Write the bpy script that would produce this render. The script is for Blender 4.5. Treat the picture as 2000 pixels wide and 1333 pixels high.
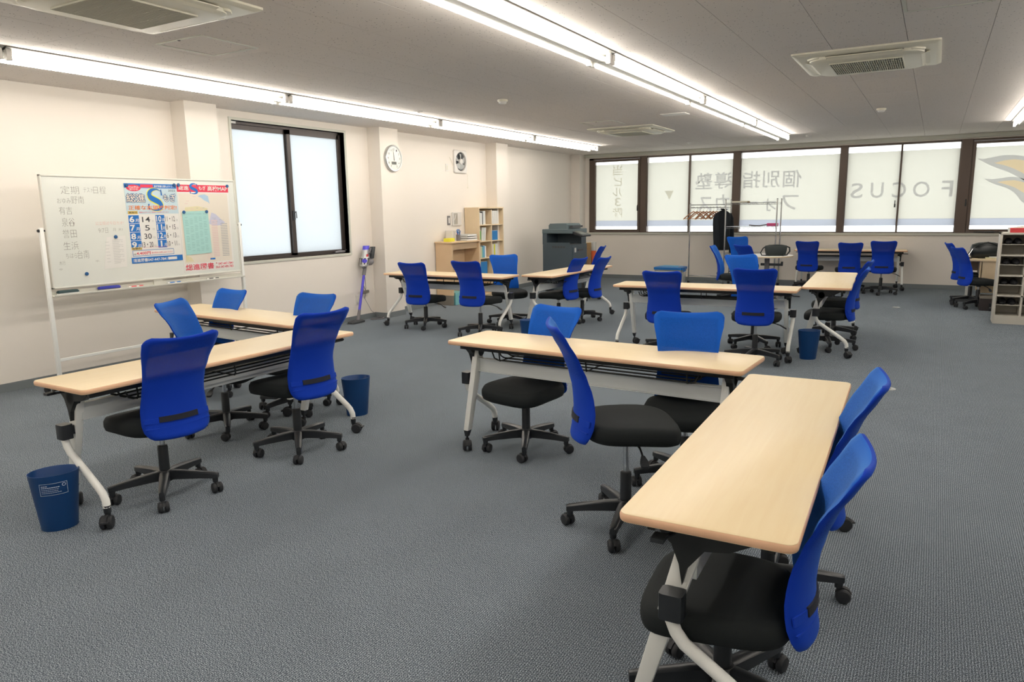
import bpy, math, random
from mathutils import Vector, Matrix
for _o in list(bpy.data.objects): bpy.data.objects.remove(_o)
S = bpy.context.scene
C = S.collection
PI = math.pi
R = math.radians
rnd = random.Random(7)

# ------------------------------------------------------------ camera
cam_d = bpy.data.cameras.new('camera'); cam = bpy.data.objects.new('camera', cam_d); C.objects.link(cam)
YAW, PITCH, ROLL, FPX, CAMH = 0.525383, 0.178856, -0.015707, 1417.17, 1.5
f0 = Vector((-math.sin(YAW), math.cos(YAW), 0)); r0 = Vector((math.cos(YAW), math.sin(YAW), 0)); u0 = Vector((0, 0, 1))
fw = f0*math.cos(PITCH) - u0*math.sin(PITCH); up = u0*math.cos(PITCH) + f0*math.sin(PITCH)
rt = r0*math.cos(ROLL) + up*math.sin(ROLL); up = -r0*math.sin(ROLL) + up*math.cos(ROLL)
cam.matrix_world = Matrix(((rt.x, up.x, -fw.x, 0), (rt.y, up.y, -fw.y, 0), (rt.z, up.z, -fw.z, CAMH), (0, 0, 0, 1)))
cam_d.sensor_width = 36; cam_d.lens = 36*FPX/2000; cam_d.clip_start = .05; cam_d.clip_end = 200
S.camera = cam

# ------------------------------------------------------------ sky, exposure
W = bpy.data.worlds.new('overcast_sky'); S.world = W; W.use_nodes = True
wn = W.node_tree.nodes; wl = W.node_tree.links
wn['Background'].inputs[0].default_value = (.99, .99, 1.0, 1); wn['Background'].inputs[1].default_value = 2.15
S.view_settings.view_transform = 'Standard'; S.view_settings.look = 'None'
S.view_settings.gamma = 1; S.view_settings.use_curve_mapping = False
S.view_settings.exposure = 0.58
TUBE = 22.5          # strength of the fluorescent tubes

# ------------------------------------------------------------ materials
def mat(name, col, rough=.5, metal=0, bump=None, noise=None, spec=.5, **kw):
    m = bpy.data.materials.new(name); m.use_nodes = True
    nt = m.node_tree; b = nt.nodes['Principled BSDF']
    b.inputs['Base Color'].default_value = (*col, 1); b.inputs['Roughness'].default_value = rough
    b.inputs['Metallic'].default_value = metal; b.inputs['Specular IOR Level'].default_value = spec
    for k, v in kw.items(): b.inputs[k.replace('_', ' ')].default_value = v
    tc = None
    if bump or noise:
        tc = nt.nodes.new('ShaderNodeTexCoord')
    if noise:       # (scale, second colour, contrast)
        n = nt.nodes.new('ShaderNodeTexNoise'); n.inputs['Scale'].default_value = noise[0]; n.inputs['Detail'].default_value = 3
        nt.links.new(tc.outputs['Object'], n.inputs['Vector'])
        rp = nt.nodes.new('ShaderNodeValToRGB'); lo = .5-noise[2]/2; rp.color_ramp.elements[0].position = max(0, lo); rp.color_ramp.elements[1].position = min(1, 1-lo)
        rp.color_ramp.elements[0].color = (*col, 1); rp.color_ramp.elements[1].color = (*noise[1], 1)
        nt.links.new(n.outputs['Fac'], rp.inputs['Fac']); nt.links.new(rp.outputs['Color'], b.inputs['Base Color'])
    if bump:        # (scale, strength)
        n = nt.nodes.new('ShaderNodeTexNoise'); n.inputs['Scale'].default_value = bump[0]; n.inputs['Detail'].default_value = 2
        nt.links.new(tc.outputs['Object'], n.inputs['Vector'])
        bp = nt.nodes.new('ShaderNodeBump'); bp.inputs['Strength'].default_value = bump[1]; bp.inputs['Distance'].default_value = .002
        nt.links.new(n.outputs['Fac'], bp.inputs['Height']); nt.links.new(bp.outputs['Normal'], b.inputs['Normal'])
    return m
M = {}
M['wall'] = mat('cream_wallpaper', (.86, .805, .735), .75, bump=(260, .25), noise=(1.3, (.84, .785, .71), .7), spec=.25)
M['base'] = mat('grey_vinyl_skirting', (.20, .225, .235), .5)
M['trimw'] = mat('pale_putty_trim', (.60, .60, .52), .5, bump=(60, .1))
M['slab'] = mat('ceiling_backing', (.18, .17, .16), .9)
M['brown'] = mat('brown_aluminium', (.125, .090, .070), .38, .2, bump=(90, .08))
M['dkbrown'] = mat('dark_brown_aluminium', (.060, .048, .043), .4, .2, bump=(90, .08))
M['white'] = mat('white_painted_steel', (.88, .89, .85), .35, bump=(120, .05))
M['beam'] = mat('pale_grey_painted_steel', (.74, .77, .76), .35, bump=(120, .05))
M['cream'] = mat('cream_plastic', (.74, .71, .58), .4, bump=(120, .05))
M['creamd'] = mat('cream_grille_plastic', (.66, .64, .52), .6)
M['black'] = mat('black_plastic', (.020, .023, .027), .34, bump=(300, .15))
M['blacks'] = mat('black_steel', (.012, .014, .014), .45, bump=(200, .1))
M['seat'] = mat('black_seat_fabric', (.011, .0145, .0155), .8, bump=(900, .5), spec=.3)
M['chrome'] = mat('chrome', (.62, .63, .64), .2, 1, bump=(50, .02))
M['rubber'] = mat('black_rubber', (.018, .020, .024), .6, bump=(150, .1))
M['strap'] = mat('charcoal_pocket_band', (.012, .014, .025), .8, bump=(600, .3))
M['edge'] = mat('peach_edge_band', (.86, .53, .33), .4, noise=(30, (.82, .50, .30), .6))
M['bin'] = mat('navy_blue_plastic', (.003, .055, .205), .4, bump=(220, .12))
M['print'] = mat('white_print', (.55, .62, .75), .6)
M['beige'] = mat('beige_wood_board', (.76, .55, .34), .5, noise=(6, (.72, .51, .305), .5), bump=(80, .08))
M['beigel'] = mat('light_beech_board', (.80, .64, .43), .5, noise=(6, (.75, .60, .39), .5), bump=(80, .08))
M['kick'] = mat('grey_kick_board', (.22, .20, .17), .7)
M['cab'] = mat('ivory_painted_cabinet', (.60, .57, .50), .45, bump=(100, .05))
M['shoe'] = mat('black_slipper_vinyl', (.01, .01, .013), .45, bump=(60, .1))
M['purple'] = mat('violet_metallic_tube', (.11, .09, .72), .3, .2)
M['greyp'] = mat('grey_plastic', (.20, .19, .20), .4, bump=(120, .08))
M['dgreyp'] = mat('dark_grey_plastic', (.055, .06, .065), .45, bump=(120, .08))
M['copier'] = mat('slate_copier_plastic', (.062, .088, .108), .5, bump=(200, .1))
M['copierl'] = mat('light_slate_plastic', (.105, .145, .16), .45, bump=(200, .1))
M['paper'] = mat('white_paper', (.78, .77, .73), .8)
M['card'] = mat('brown_cardboard', (.42, .27, .13), .85, noise=(25, (.36, .22, .10), .6))
M['orange'] = mat('orange_plastic', (.85, .16, .05), .5)
M['clear'] = mat('clear_plastic', (.8, .82, .8), .15, Alpha=.35)
M['blue'] = mat('bright_blue_plastic', (.01, .16, .48), .4)
M['yellow'] = mat('yellow_card', (.78, .74, .05), .6)
M['teal'] = mat('pale_teal_card', (.20, .50, .52), .6)
M['green'] = mat('green_card', (.10, .42, .06), .6)
M['fileblue'] = mat('blue_file_card', (.03, .22, .55), .55)
M['lblue'] = mat('light_blue_card', (.15, .42, .66), .55)
M['red'] = mat('red_card', (.70, .06, .07), .55)
M['pink'] = mat('pink_plastic', (.75, .10, .30), .5)
M['coat'] = mat('black_wool', (.009, .013, .018), .85, bump=(40, .6))
M['leather'] = mat('black_leather', (.010, .014, .015), .42, bump=(45, .5))
M['fabric'] = mat('dark_grey_bag_fabric', (.018, .026, .026), .7, bump=(90, .4))
M['hanger'] = mat('orange_brown_hanger_wood', (.50, .21, .075), .4, noise=(20, (.42, .17, .06), .6))
M['wbface'] = mat('whiteboard_enamel', (.77, .79, .735), .18, noise=(1.6, (.74, .765, .71), .6))
M['ink'] = mat('faded_black_marker', (.21, .20, .18), .7)
M['inkred'] = mat('faded_red_marker', (.75, .30, .25), .7)
M['magnet'] = mat('blue_magnet', (.015, .10, .27), .35)
M['pblue'] = mat('print_blue', (.01, .16, .52), .6); M['plblue'] = mat('print_pale_blue', (.52, .66, .72), .6)
M['porange'] = mat('print_orange', (.85, .22, .03), .6); M['pred'] = mat('print_red', (.75, .05, .10), .6)
M['pyel'] = mat('print_mustard', (.70, .50, .12), .6); M['pdark'] = mat('print_black', (.05, .05, .06), .6)
M['pgrey'] = mat('print_grey', (.42, .42, .42), .6); M['pcream'] = mat('print_cream', (.76, .70, .60), .6)
M['pmap1'] = mat('print_lilac', (.55, .56, .68), .6); M['pmap2'] = mat('print_map_blue', (.42, .58, .72), .6); M['pmap3'] = mat('print_map_yellow', (.72, .66, .42), .6)
M['pmap4'] = mat('print_map_pink', (.74, .55, .52), .6)
M['mint'] = mat('mint_paper', (.40, .68, .64), .7); M['minttext'] = mat('print_teal_grey', (.25, .45, .44), .7)
M['gold'] = mat('faint_pencil', (.5, .5, .48), .7)
M['lcd'] = mat('clock_display', (.16, .17, .15), .3); M['clockf'] = mat('clock_face', (.74, .75, .70), .3); M['rim'] = mat('silver_clock_rim', (.55, .56, .55), .3, .7)
M['fanw'] = mat('fan_white_plastic', (.76, .74, .70), .4); M['fang'] = mat('fan_grey_blade', (.42, .43, .42), .4)
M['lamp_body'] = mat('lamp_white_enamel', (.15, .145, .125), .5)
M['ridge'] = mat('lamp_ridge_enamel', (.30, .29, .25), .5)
M['tray'] = mat('pale_ivory_metal', (.72, .71, .64), .4)
M['stone'] = mat('street_concrete', (.55, .55, .55), .8, bump=(5, .3))

def nodes_of(name, rough=.6):
    m = bpy.data.materials.new(name); m.use_nodes = True
    return m, m.node_tree, m.node_tree.nodes['Principled BSDF']
# ceiling board: grey-white with dark worm holes
m, nt, b = nodes_of('rock_wool_ceiling_board'); b.inputs['Roughness'].default_value = .9
b.inputs['Specular IOR Level'].default_value = .2
tc = nt.nodes.new('ShaderNodeTexCoord'); mp = nt.nodes.new('ShaderNodeMapping'); mp.inputs['Scale'].default_value = (1, 1.0, 1)
oi = nt.nodes.new('ShaderNodeObjectInfo'); va = nt.nodes.new('ShaderNodeVectorMath'); va.operation = 'ADD'
nt.links.new(tc.outputs['Object'], va.inputs[0]); nt.links.new(oi.outputs['Location'], va.inputs[1])
nt.links.new(va.outputs[0], mp.inputs['Vector'])
vo = nt.nodes.new('ShaderNodeTexVoronoi'); vo.inputs['Scale'].default_value = 34
nz = nt.nodes.new('ShaderNodeTexNoise'); nz.inputs['Scale'].default_value = 90; nz.inputs['Detail'].default_value = 4
nt.links.new(mp.outputs['Vector'], vo.inputs['Vector']); nt.links.new(mp.outputs['Vector'], nz.inputs['Vector'])
ad = nt.nodes.new('ShaderNodeMath'); ad.operation = 'MULTIPLY_ADD'; ad.inputs[1].default_value = .30
nt.links.new(nz.outputs['Fac'], ad.inputs[0]); nt.links.new(vo.outputs['Distance'], ad.inputs[2])
rp = nt.nodes.new('ShaderNodeValToRGB'); rp.color_ramp.elements[0].position = .235; rp.color_ramp.elements[1].position = .30
rp.color_ramp.elements[0].color = (.20, .18, .165, 1); rp.color_ramp.elements[1].color = (.74, .69, .645, 1)
nt.links.new(ad.outputs[0], rp.inputs['Fac']); nt.links.new(rp.outputs['Color'], b.inputs['Base Color'])
M['ceil'] = m
# carpet: ribbed grey tweed
m, nt, b = nodes_of('ribbed_grey_carpet'); b.inputs['Roughness'].default_value = .95; b.inputs['Specular IOR Level'].default_value = .1
tc = nt.nodes.new('ShaderNodeTexCoord')
mp = nt.nodes.new('ShaderNodeMapping'); mp.inputs['Scale'].default_value = (1, .55, 1); nt.links.new(tc.outputs['Object'], mp.inputs['Vector'])
n1 = nt.nodes.new('ShaderNodeTexNoise'); n1.inputs['Scale'].default_value = 400; n1.inputs['Detail'].default_value = 2; nt.links.new(mp.outputs['Vector'], n1.inputs['Vector'])
rp = nt.nodes.new('ShaderNodeValToRGB'); e = rp.color_ramp.elements
e[0].position = .40; e[0].color = (.034, .046, .064, 1); e[1].position = .62; e[1].color = (.49, .55, .60, 1)
k = e.new(.5); k.color = (.135, .166, .198, 1)
nt.links.new(n1.outputs['Fac'], rp.inputs['Fac'])
wv = nt.nodes.new('ShaderNodeTexWave'); wv.inputs['Scale'].default_value = 34; wv.inputs['Distortion'].default_value = .6; wv.inputs['Detail'].default_value = 1; wv.inputs['Detail Scale'].default_value = 6
nt.links.new(tc.outputs['Object'], wv.inputs['Vector'])
mr = nt.nodes.new('ShaderNodeMapRange'); mr.inputs['To Min'].default_value = .60; mr.inputs['To Max'].default_value = 1.25; nt.links.new(wv.outputs['Fac'], mr.inputs['Value'])
n2 = nt.nodes.new('ShaderNodeTexNoise'); n2.inputs['Scale'].default_value = 3; nt.links.new(tc.outputs['Object'], n2.inputs['Vector'])
mr2 = nt.nodes.new('ShaderNodeMapRange'); mr2.inputs['To Min'].default_value = .9; mr2.inputs['To Max'].default_value = 1.1; nt.links.new(n2.outputs['Fac'], mr2.inputs['Value'])
mu = nt.nodes.new('ShaderNodeMath'); mu.operation = 'MULTIPLY'; nt.links.new(mr.outputs[0], mu.inputs[0]); nt.links.new(mr2.outputs[0], mu.inputs[1])
mx = nt.nodes.new('ShaderNodeVectorMath'); mx.operation = 'SCALE'; nt.links.new(rp.outputs['Color'], mx.inputs[0]); nt.links.new(mu.outputs[0], mx.inputs['Scale'])
nt.links.new(mx.outputs[0], b.inputs['Base Color'])
bp = nt.nodes.new('ShaderNodeBump'); bp.inputs['Strength'].default_value = .15; bp.inputs['Distance'].default_value = .002
nt.links.new(n1.outputs['Fac'], bp.inputs['Height']); nt.links.new(bp.outputs['Normal'], b.inputs['Normal'])
M['carpet'] = m
# table top: pale maple laminate
m, nt, b = nodes_of('pale_maple_laminate'); b.inputs['Roughness'].default_value = .36; b.inputs['Specular IOR Level'].default_value = .45
tc = nt.nodes.new('ShaderNodeTexCoord'); mp = nt.nodes.new('ShaderNodeMapping'); mp.inputs['Scale'].default_value = (.8, 14, 1); nt.links.new(tc.outputs['Object'], mp.inputs['Vector'])
n1 = nt.nodes.new('ShaderNodeTexNoise'); n1.inputs['Scale'].default_value = 3; n1.inputs['Detail'].default_value = 5; n1.inputs['Distortion'].default_value = .6; nt.links.new(mp.outputs['Vector'], n1.inputs['Vector'])
rp = nt.nodes.new('ShaderNodeValToRGB'); rp.color_ramp.elements[0].position = .3; rp.color_ramp.elements[1].position = .7
rp.color_ramp.elements[0].color = (.88, .70, .43, 1); rp.color_ramp.elements[1].color = (.91, .745, .475, 1)
nt.links.new(n1.outputs['Fac'], rp.inputs['Fac']); nt.links.new(rp.outputs['Color'], b.inputs['Base Color'])
M['maple'] = m
# chair mesh: royal blue net, open in its upper third where only net covers the frame
def net_mat(name, col, sheen):
    m, nt, b = nodes_of(name); b.inputs['Roughness'].default_value = .75
    b.inputs['Base Color'].default_value = col; b.inputs['Sheen Weight'].default_value = sheen; b.inputs['Sheen Tint'].default_value = (.2, .6, 1, 1)
    b.inputs['Specular IOR Level'].default_value = .25
    tc = nt.nodes.new('ShaderNodeTexCoord'); sp = nt.nodes.new('ShaderNodeSeparateXYZ'); nt.links.new(tc.outputs['Object'], sp.inputs[0])
    vo = nt.nodes.new('ShaderNodeTexVoronoi'); vo.inputs['Scale'].default_value = 260; nt.links.new(tc.outputs['Object'], vo.inputs['Vector'])
    bp = nt.nodes.new('ShaderNodeBump'); bp.inputs['Strength'].default_value = .25; bp.inputs['Distance'].default_value = .001
    nt.links.new(vo.outputs['Distance'], bp.inputs['Height']); nt.links.new(bp.outputs['Normal'], b.inputs['Normal'])
    def rng(src, a0, a1):
        r = nt.nodes.new('ShaderNodeMapRange'); r.interpolation_type = 'SMOOTHSTEP'
        r.inputs['From Min'].default_value = a0; r.inputs['From Max'].default_value = a1; nt.links.new(src, r.inputs['Value']); return r.outputs[0]
    ab = nt.nodes.new('ShaderNodeMath'); ab.operation = 'ABSOLUTE'; nt.links.new(sp.outputs['X'], ab.inputs[0])
    z1 = rng(sp.outputs['Z'], .66, .70); z2 = rng(sp.outputs['Z'], .885, .865); x1 = rng(ab.outputs[0], .17, .15)
    mm = nt.nodes.new('ShaderNodeMath'); mm.operation = 'MULTIPLY'; nt.links.new(z1, mm.inputs[0]); nt.links.new(z2, mm.inputs[1])
    m2 = nt.nodes.new('ShaderNodeMath'); m2.operation = 'MULTIPLY'; nt.links.new(mm.outputs[0], m2.inputs[0]); nt.links.new(x1, m2.inputs[1])
    m3 = nt.nodes.new('ShaderNodeMath'); m3.operation = 'MULTIPLY'; m3.inputs[1].default_value = .30; nt.links.new(m2.outputs[0], m3.inputs[0])
    vt = nt.nodes.new('ShaderNodeTexNoise'); vt.inputs['Scale'].default_value = 330; nt.links.new(tc.outputs['Object'], vt.inputs['Vector'])
    r3 = rng(vt.outputs['Fac'], .3, .7)
    m4 = nt.nodes.new('ShaderNodeMath'); m4.operation = 'MULTIPLY'; nt.links.new(m3.outputs[0], m4.inputs[0]); nt.links.new(r3, m4.inputs[1])
    tr = nt.nodes.new('ShaderNodeBsdfTransparent'); ms = nt.nodes.new('ShaderNodeMixShader'); nt.links.new(m4.outputs[0], ms.inputs[0])
    out = nt.nodes['Material Output']; nt.links.new(b.outputs[0], ms.inputs[1]); nt.links.new(tr.outputs[0], ms.inputs[2]); nt.links.new(ms.outputs[0], out.inputs['Surface'])
    return m
M['net'] = net_mat('royal_blue_net_shaded', (.0, .036, .43, 1), .12); M['netlit'] = net_mat('royal_blue_net_lit', (.0, .094, .52, 1), .3)  # front paler with sheen and ceiling light painted in, rear darker as shaded
# lamp tube
m, nt, b = nodes_of('fluorescent_tube'); b.inputs['Base Color'].default_value = (.9, .9, .9, 1)
b.inputs['Emission Color'].default_value = (1, .935, .85, 1); b.inputs['Emission Strength'].default_value = TUBE
M['tube'] = m
# films and glass
def film(name, col, fac=.75):
    m, nt, b = nodes_of(name); tl = nt.nodes.new('ShaderNodeBsdfTranslucent'); tl.inputs[0].default_value = (*col, 1)
    b.inputs['Base Color'].default_value = (*[c*.75 for c in col], 1); b.inputs['Roughness'].default_value = .5
    ms = nt.nodes.new('ShaderNodeMixShader'); ms.inputs[0].default_value = fac
    nt.links.new(b.outputs[0], ms.inputs[1]); nt.links.new(tl.outputs[0], ms.inputs[2]); nt.links.new(ms.outputs[0], nt.nodes['Material Output'].inputs['Surface']); return m
M['film'] = film('frosted_window_film', (.80, .79, .74)); M['filmstripe'] = film('blue_grey_film_band', (.66, .68, .73))
M['filmletter'] = film('grey_film_lettering', (.76, .76, .79)); M['filmtan'] = film('tan_film_lettering', (.86, .84, .77)); M['filmorange'] = film('orange_film', (1.0, .84, .62))
m, nt, b = nodes_of('window_glass'); b.inputs['Base Color'].default_value = (.95, .98, .97, 1); b.inputs['Roughness'].default_value = 0
tr = nt.nodes.new('ShaderNodeBsdfTransparent'); tr.inputs[0].default_value = (.97, .99, .98, 1); gl = nt.nodes.new('ShaderNodeBsdfGlossy'); gl.inputs['Roughness'].default_value = .02
ms = nt.nodes.new('ShaderNodeMixShader'); ms.inputs[0].default_value = .06
nt.links.new(tr.outputs[0], ms.inputs[1]); nt.links.new(gl.outputs[0], ms.inputs[2]); nt.links.new(ms.outputs[0], nt.nodes['Material Output'].inputs['Surface'])
M['glass'] = m
m, nt, b = nodes_of('figured_glass'); b.inputs['Roughness'].default_value = .3; b.inputs['Base Color'].default_value = (.7, .74, .76, 1)
tl = nt.nodes.new('ShaderNodeBsdfTranslucent'); tl.inputs[0].default_value = (.63, .665, .68, 1)
tc = nt.nodes.new('ShaderNodeTexCoord'); vo = nt.nodes.new('ShaderNodeTexVoronoi'); vo.inputs['Scale'].default_value = 70; nt.links.new(tc.outputs['Object'], vo.inputs['Vector'])
bp = nt.nodes.new('ShaderNodeBump'); bp.inputs['Strength'].default_value = .5; bp.inputs['Distance'].default_value = .004; nt.links.new(vo.outputs['Distance'], bp.inputs['Height'])
nt.links.new(bp.outputs['Normal'], tl.inputs['Normal']); nt.links.new(bp.outputs['Normal'], b.inputs['Normal'])
ms = nt.nodes.new('ShaderNodeMixShader'); ms.inputs[0].default_value = .8
nt.links.new(b.outputs[0], ms.inputs[1]); nt.links.new(tl.outputs[0], ms.inputs[2]); nt.links.new(ms.outputs[0], nt.nodes['Material Output'].inputs['Surface'])
M['figglass'] = m

# ------------------------------------------------------------ mesh helpers
class MB:
    def __init__(s): s.v = []; s.f = []
    def add(s, vs, fs, mt=None):
        o = len(s.v)
        for p in vs:
            p = Vector(p); s.v.append(tuple(mt @ p) if mt else tuple(p))
        for f in fs: s.f.append(tuple(i+o for i in f))
        return s
    def box(s, x0, x1, y0, y1, z0, z1, mt=None):
        return s.add([(x0,y0,z0),(x1,y0,z0),(x1,y1,z0),(x0,y1,z0),(x0,y0,z1),(x1,y0,z1),(x1,y1,z1),(x0,y1,z1)],
                     [(3,2,1,0),(4,5,6,7),(0,1,5,4),(1,2,6,5),(2,3,7,6),(3,0,4,7)], mt)
    def hexa(s, a, b, mt=None):     # two quads (lower a, upper b)
        return s.add(list(a)+list(b), [(3,2,1,0),(4,5,6,7),(0,1,5,4),(1,2,6,5),(2,3,7,6),(3,0,4,7)], mt)
    def prism(s, pts, z0, z1, mt=None):
        n = len(pts); vs = [(x,y,z0) for x,y in pts]+[(x,y,z1) for x,y in pts]
        return s.add(vs, [tuple(range(n-1,-1,-1)), tuple(range(n,2*n))]+[(i,(i+1)%n,n+(i+1)%n,n+i) for i in range(n)], mt)
    def rings(s, rings, cap=True, mt=None, closed=True):
        n = len(rings[0]); vs = [p for r in rings for p in r]; fs = []
        for j in range(len(rings)-1):
            for i in range(n if closed else n-1):
                k = (i+1) % n; fs.append((j*n+i, j*n+k, (j+1)*n+k, (j+1)*n+i))
        if cap: fs.append(tuple(range(n-1,-1,-1))); fs.append(tuple(range((len(rings)-1)*n, len(rings)*n)))
        return s.add(vs, fs, mt)
    def lathe(s, prof, n=16, mt=None, ax=1, ay=1, cap=True):
        return s.rings([[(r*ax*math.cos(2*PI*i/n), r*ay*math.sin(2*PI*i/n), z) for i in range(n)] for r, z in prof], cap, mt)
    def tube(s, path, r, n=8, mt=None):
        P = [Vector(p) for p in path]; rs = r if isinstance(r, (list, tuple)) else [r]*len(P)
        rings = []; t0 = (P[1]-P[0]).normalized(); u = t0.orthogonal().normalized()
        for i, p in enumerate(P):
            t = ((P[min(i+1, len(P)-1)]-P[i]).normalized()+(P[i]-P[max(i-1, 0)]).normalized()).normalized()
            u = (u-t*u.dot(t)).normalized(); w = t.cross(u)
            rings.append([tuple(p+(u*math.cos(2*PI*k/n)+w*math.sin(2*PI*k/n))*rs[i]) for k in range(n)])
        return s.rings(rings, True, mt)
    def build(s, name, m, parent=None, smooth=False, bevel=0, loc=None, ang=40, seg=2):
        me = bpy.data.meshes.new(name); me.from_pydata(s.v, [], s.f); me.update()
        if bevel:
            import bmesh
            bm = bmesh.new(); bm.from_mesh(me)
            es = [e for e in bm.edges if len(e.link_faces) == 2 and e.calc_face_angle(0) > .6]
            bmesh.ops.bevel(bm, geom=es, offset=bevel, segments=seg, profile=.5, affect='EDGES'); bm.to_mesh(me); bm.free()
        me.materials.append(M[m] if isinstance(m, str) else m)
        if smooth:
            me.shade_smooth()
            try: me.set_sharp_from_angle(angle=R(ang))
            except Exception: pass
        o = bpy.data.objects.new(name, me); C.objects.link(o)
        if parent is not None: o.parent = parent
        if loc: o.location = loc
        return o
def rmat(loc=(0,0,0), rz=0, rx=0, ry=0):
    return Matrix.Translation(loc) @ Matrix.Rotation(rz,4,'Z') @ Matrix.Rotation(ry,4,'Y') @ Matrix.Rotation(rx,4,'X')
def box(name, m, a, b, parent=None, bevel=0):
    return MB().box(a[0],b[0],a[1],b[1],a[2],b[2]).build(name, m, parent, smooth=bool(bevel), bevel=bevel)
def rrect(w, d, r, n=5):
    pts = []
    for cx, cy, a0 in ((w-r, d-r, 0), (-w+r, d-r, 90), (-w+r, -d+r, 180), (w-r, -d+r, 270)):
        for i in range(n+1):
            a = R(a0+90*i/n); pts.append((cx+r*math.cos(a), cy+r*math.sin(a)))
    return pts
def tag(o, label, cat, group=None, kind=None):
    if label: o['label'] = label
    if cat: o['category'] = cat
    if group: o['group'] = group
    if kind: o['kind'] = kind
    return o
def empty(name, loc=(0,0,0), rz=0, label=None, cat=None, group=None):
    o = bpy.data.objects.new(name, None); C.objects.link(o); o.location = loc; o.rotation_euler = (0,0,rz); o.empty_display_size = .1
    return tag(o, label, cat, group)
def struct(o, label=None):
    o['kind'] = 'structure'
    if label: o['label'] = label
    return o
def copy_tree(o, parent=None):
    c = o.copy(); C.objects.link(c)
    if parent is not None: c.parent = parent
    for ch in o.children: copy_tree(ch, c)
    return c
_txt = {}
def text_mesh(body, bold=0.0):
    key = (body, bold)
    if key not in _txt:
        cu = bpy.data.curves.new('t', 'FONT'); cu.body = body; cu.offset = bold; cu.resolution_u = 3
        o = bpy.data.objects.new('t', cu); C.objects.link(o)
        dg = bpy.context.evaluated_depsgraph_get(); me = bpy.data.meshes.new_from_object(o.evaluated_get(dg))
        V = [tuple(v.co) for v in me.vertices]; F = [tuple(p.vertices) for p in me.polygons]
        bpy.data.objects.remove(o); bpy.data.curves.remove(cu); bpy.data.meshes.remove(me)
        _txt[key] = (V, F)
    return _txt[key]
class TX:
    """flat print on a plane: P(u, v) -> point; rectangles and words laid in it"""
    def __init__(s, P): s.P = P; s.m = MB(); s.cuts = []
    def cut(s): s.cuts.append((len(s.m.v), len(s.m.f)))
    def word(s, body, u0, u1, v0, v1, bold=0.0, lift=0):
        s.cut(); V, F = text_mesh(body, bold)
        xs = [v[0] for v in V]; ys = [v[1] for v in V]; ax, bx = min(xs), max(xs); ay, by = min(ys), max(ys)
        s.m.add([s.P(u0+(x-ax)/(bx-ax)*(u1-u0), v0+(y-ay)/max(1e-6, by-ay)*(v1-v0), lift) for x, y, z in V], F); return s
    def rect(s, u0, u1, v0, v1, lift=0):
        s.cut()
        s.m.add([s.P(u0,v0,lift), s.P(u1,v0,lift), s.P(u1,v1,lift), s.P(u0,v1,lift)], [(0,1,2,3)]); return s
    def poly(s, pts, lift=0):
        s.cut()
        s.m.add([s.P(u,v,lift) for u, v in pts], [tuple(range(len(pts)))]); return s
    def outline(s, u0, u1, v0, v1, t, lift=0):
        return s.rect(u0,u1,v0,v0+t,lift).rect(u0,u1,v1-t,v1,lift).rect(u0,u0+t,v0+t,v1-t,lift).rect(u1-t,u1,v0+t,v1-t,lift)
    def build(s, name, m, parent, split=False, stuff=False):
        if split:
            for (v0, f0), (v1, f1) in zip(s.cuts, s.cuts[1:]+[(len(s.m.v), len(s.m.f))]):
                q = MB(); q.v = s.m.v[v0:v1]; q.f = [tuple(i-v0 for i in f) for f in s.m.f[f0:f1]]; q.build(name, m, parent)
            return
        o = s.m.build(name, m, parent)
        if stuff: o['kind'] = 'stuff'
        return o

# ------------------------------------------------------------ room shell
XL, XR, YB, YF, H = -6.93, 5.4, 14.90, -3.0, 2.65
struct(box('floor', 'carpet', (XL-.2, YF-.2, -.12), (XR+.2, YB+.2, 0)), 'ribbed grey tweed carpet covering the whole room')
ceil = struct(box('ceiling', 'slab', (XL-.2, YF-.2, H+.012), (XR+.2, YB+.2, H+.15)))
# ceiling boards .5 x 1.0 with open joints
pm = MB().box(-.2486, .2486, -.4986, .4986, 0, .014)
pan0 = None
xs = [-.27-.5*k+.25 for k in range(-4, 14)]
restm = MB()
for x in [-.27-.5*k+.25 for k in range(-12, 15)]:
    for j in range(18):
        y = YB-.5-j; x0, x1 = max(XL, x-.248), min(XR, x+.248)
        y0 = max(YF, y-.498)
        if x1 <= x0: continue
        if x0 > XL and x in xs and j < 13:
            if pan0 is None:
                pan0 = pm.build('ceiling_panel', 'ceil', ceil); o = pan0
            else:
                o = pan0.copy(); C.objects.link(o)
            o.location = (x, y, H)
        else: restm.box(x0, x1, y0, y+.498, H, H+.014)
o = restm.build('ceiling_panel', 'ceil', ceil); o['kind'] = 'stuff'
# left wall with window opening
WY0, WY1, WZ0, WZ1 = 5.74, 7.56, .955, 2.545
m = MB(); T = .2
m.box(XL-T, XL, YF, WY0, 0, H+.02); m.box(XL-T, XL, WY1, YB+T, 0, H+.02); m.box(XL-T, XL, WY0, WY1, 0, WZ0); m.box(XL-T, XL, WY0, WY1, WZ1, H+.02)
struct(m.build('wall_left', 'wall'), 'cream papered wall along the left side')
# back wall with window band
BX0, BX1, BZ0, BZ1 = -6.62, 5.2, .985, 2.565
m = MB(); m.box(XL-T, XR+T, YB, YB+T, 0, BZ0); m.box(XL-T, XR+T, YB, YB+T, BZ1, H+.02); m.box(XL-T, BX0, YB, YB+T, BZ0, BZ1); m.box(BX1, XR+T, YB, YB+T, BZ0, BZ1)
struct(m.build('wall_back', 'wall'), 'cream wall under the long window band')
struct(box('wall_right', 'wall', (XR, YF, 0), (XR+T, YB, H+.02)))
struct(box('wall_front', 'wall', (XL-T, YF-T, 0), (XR+T, YF, H+.02)))
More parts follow.
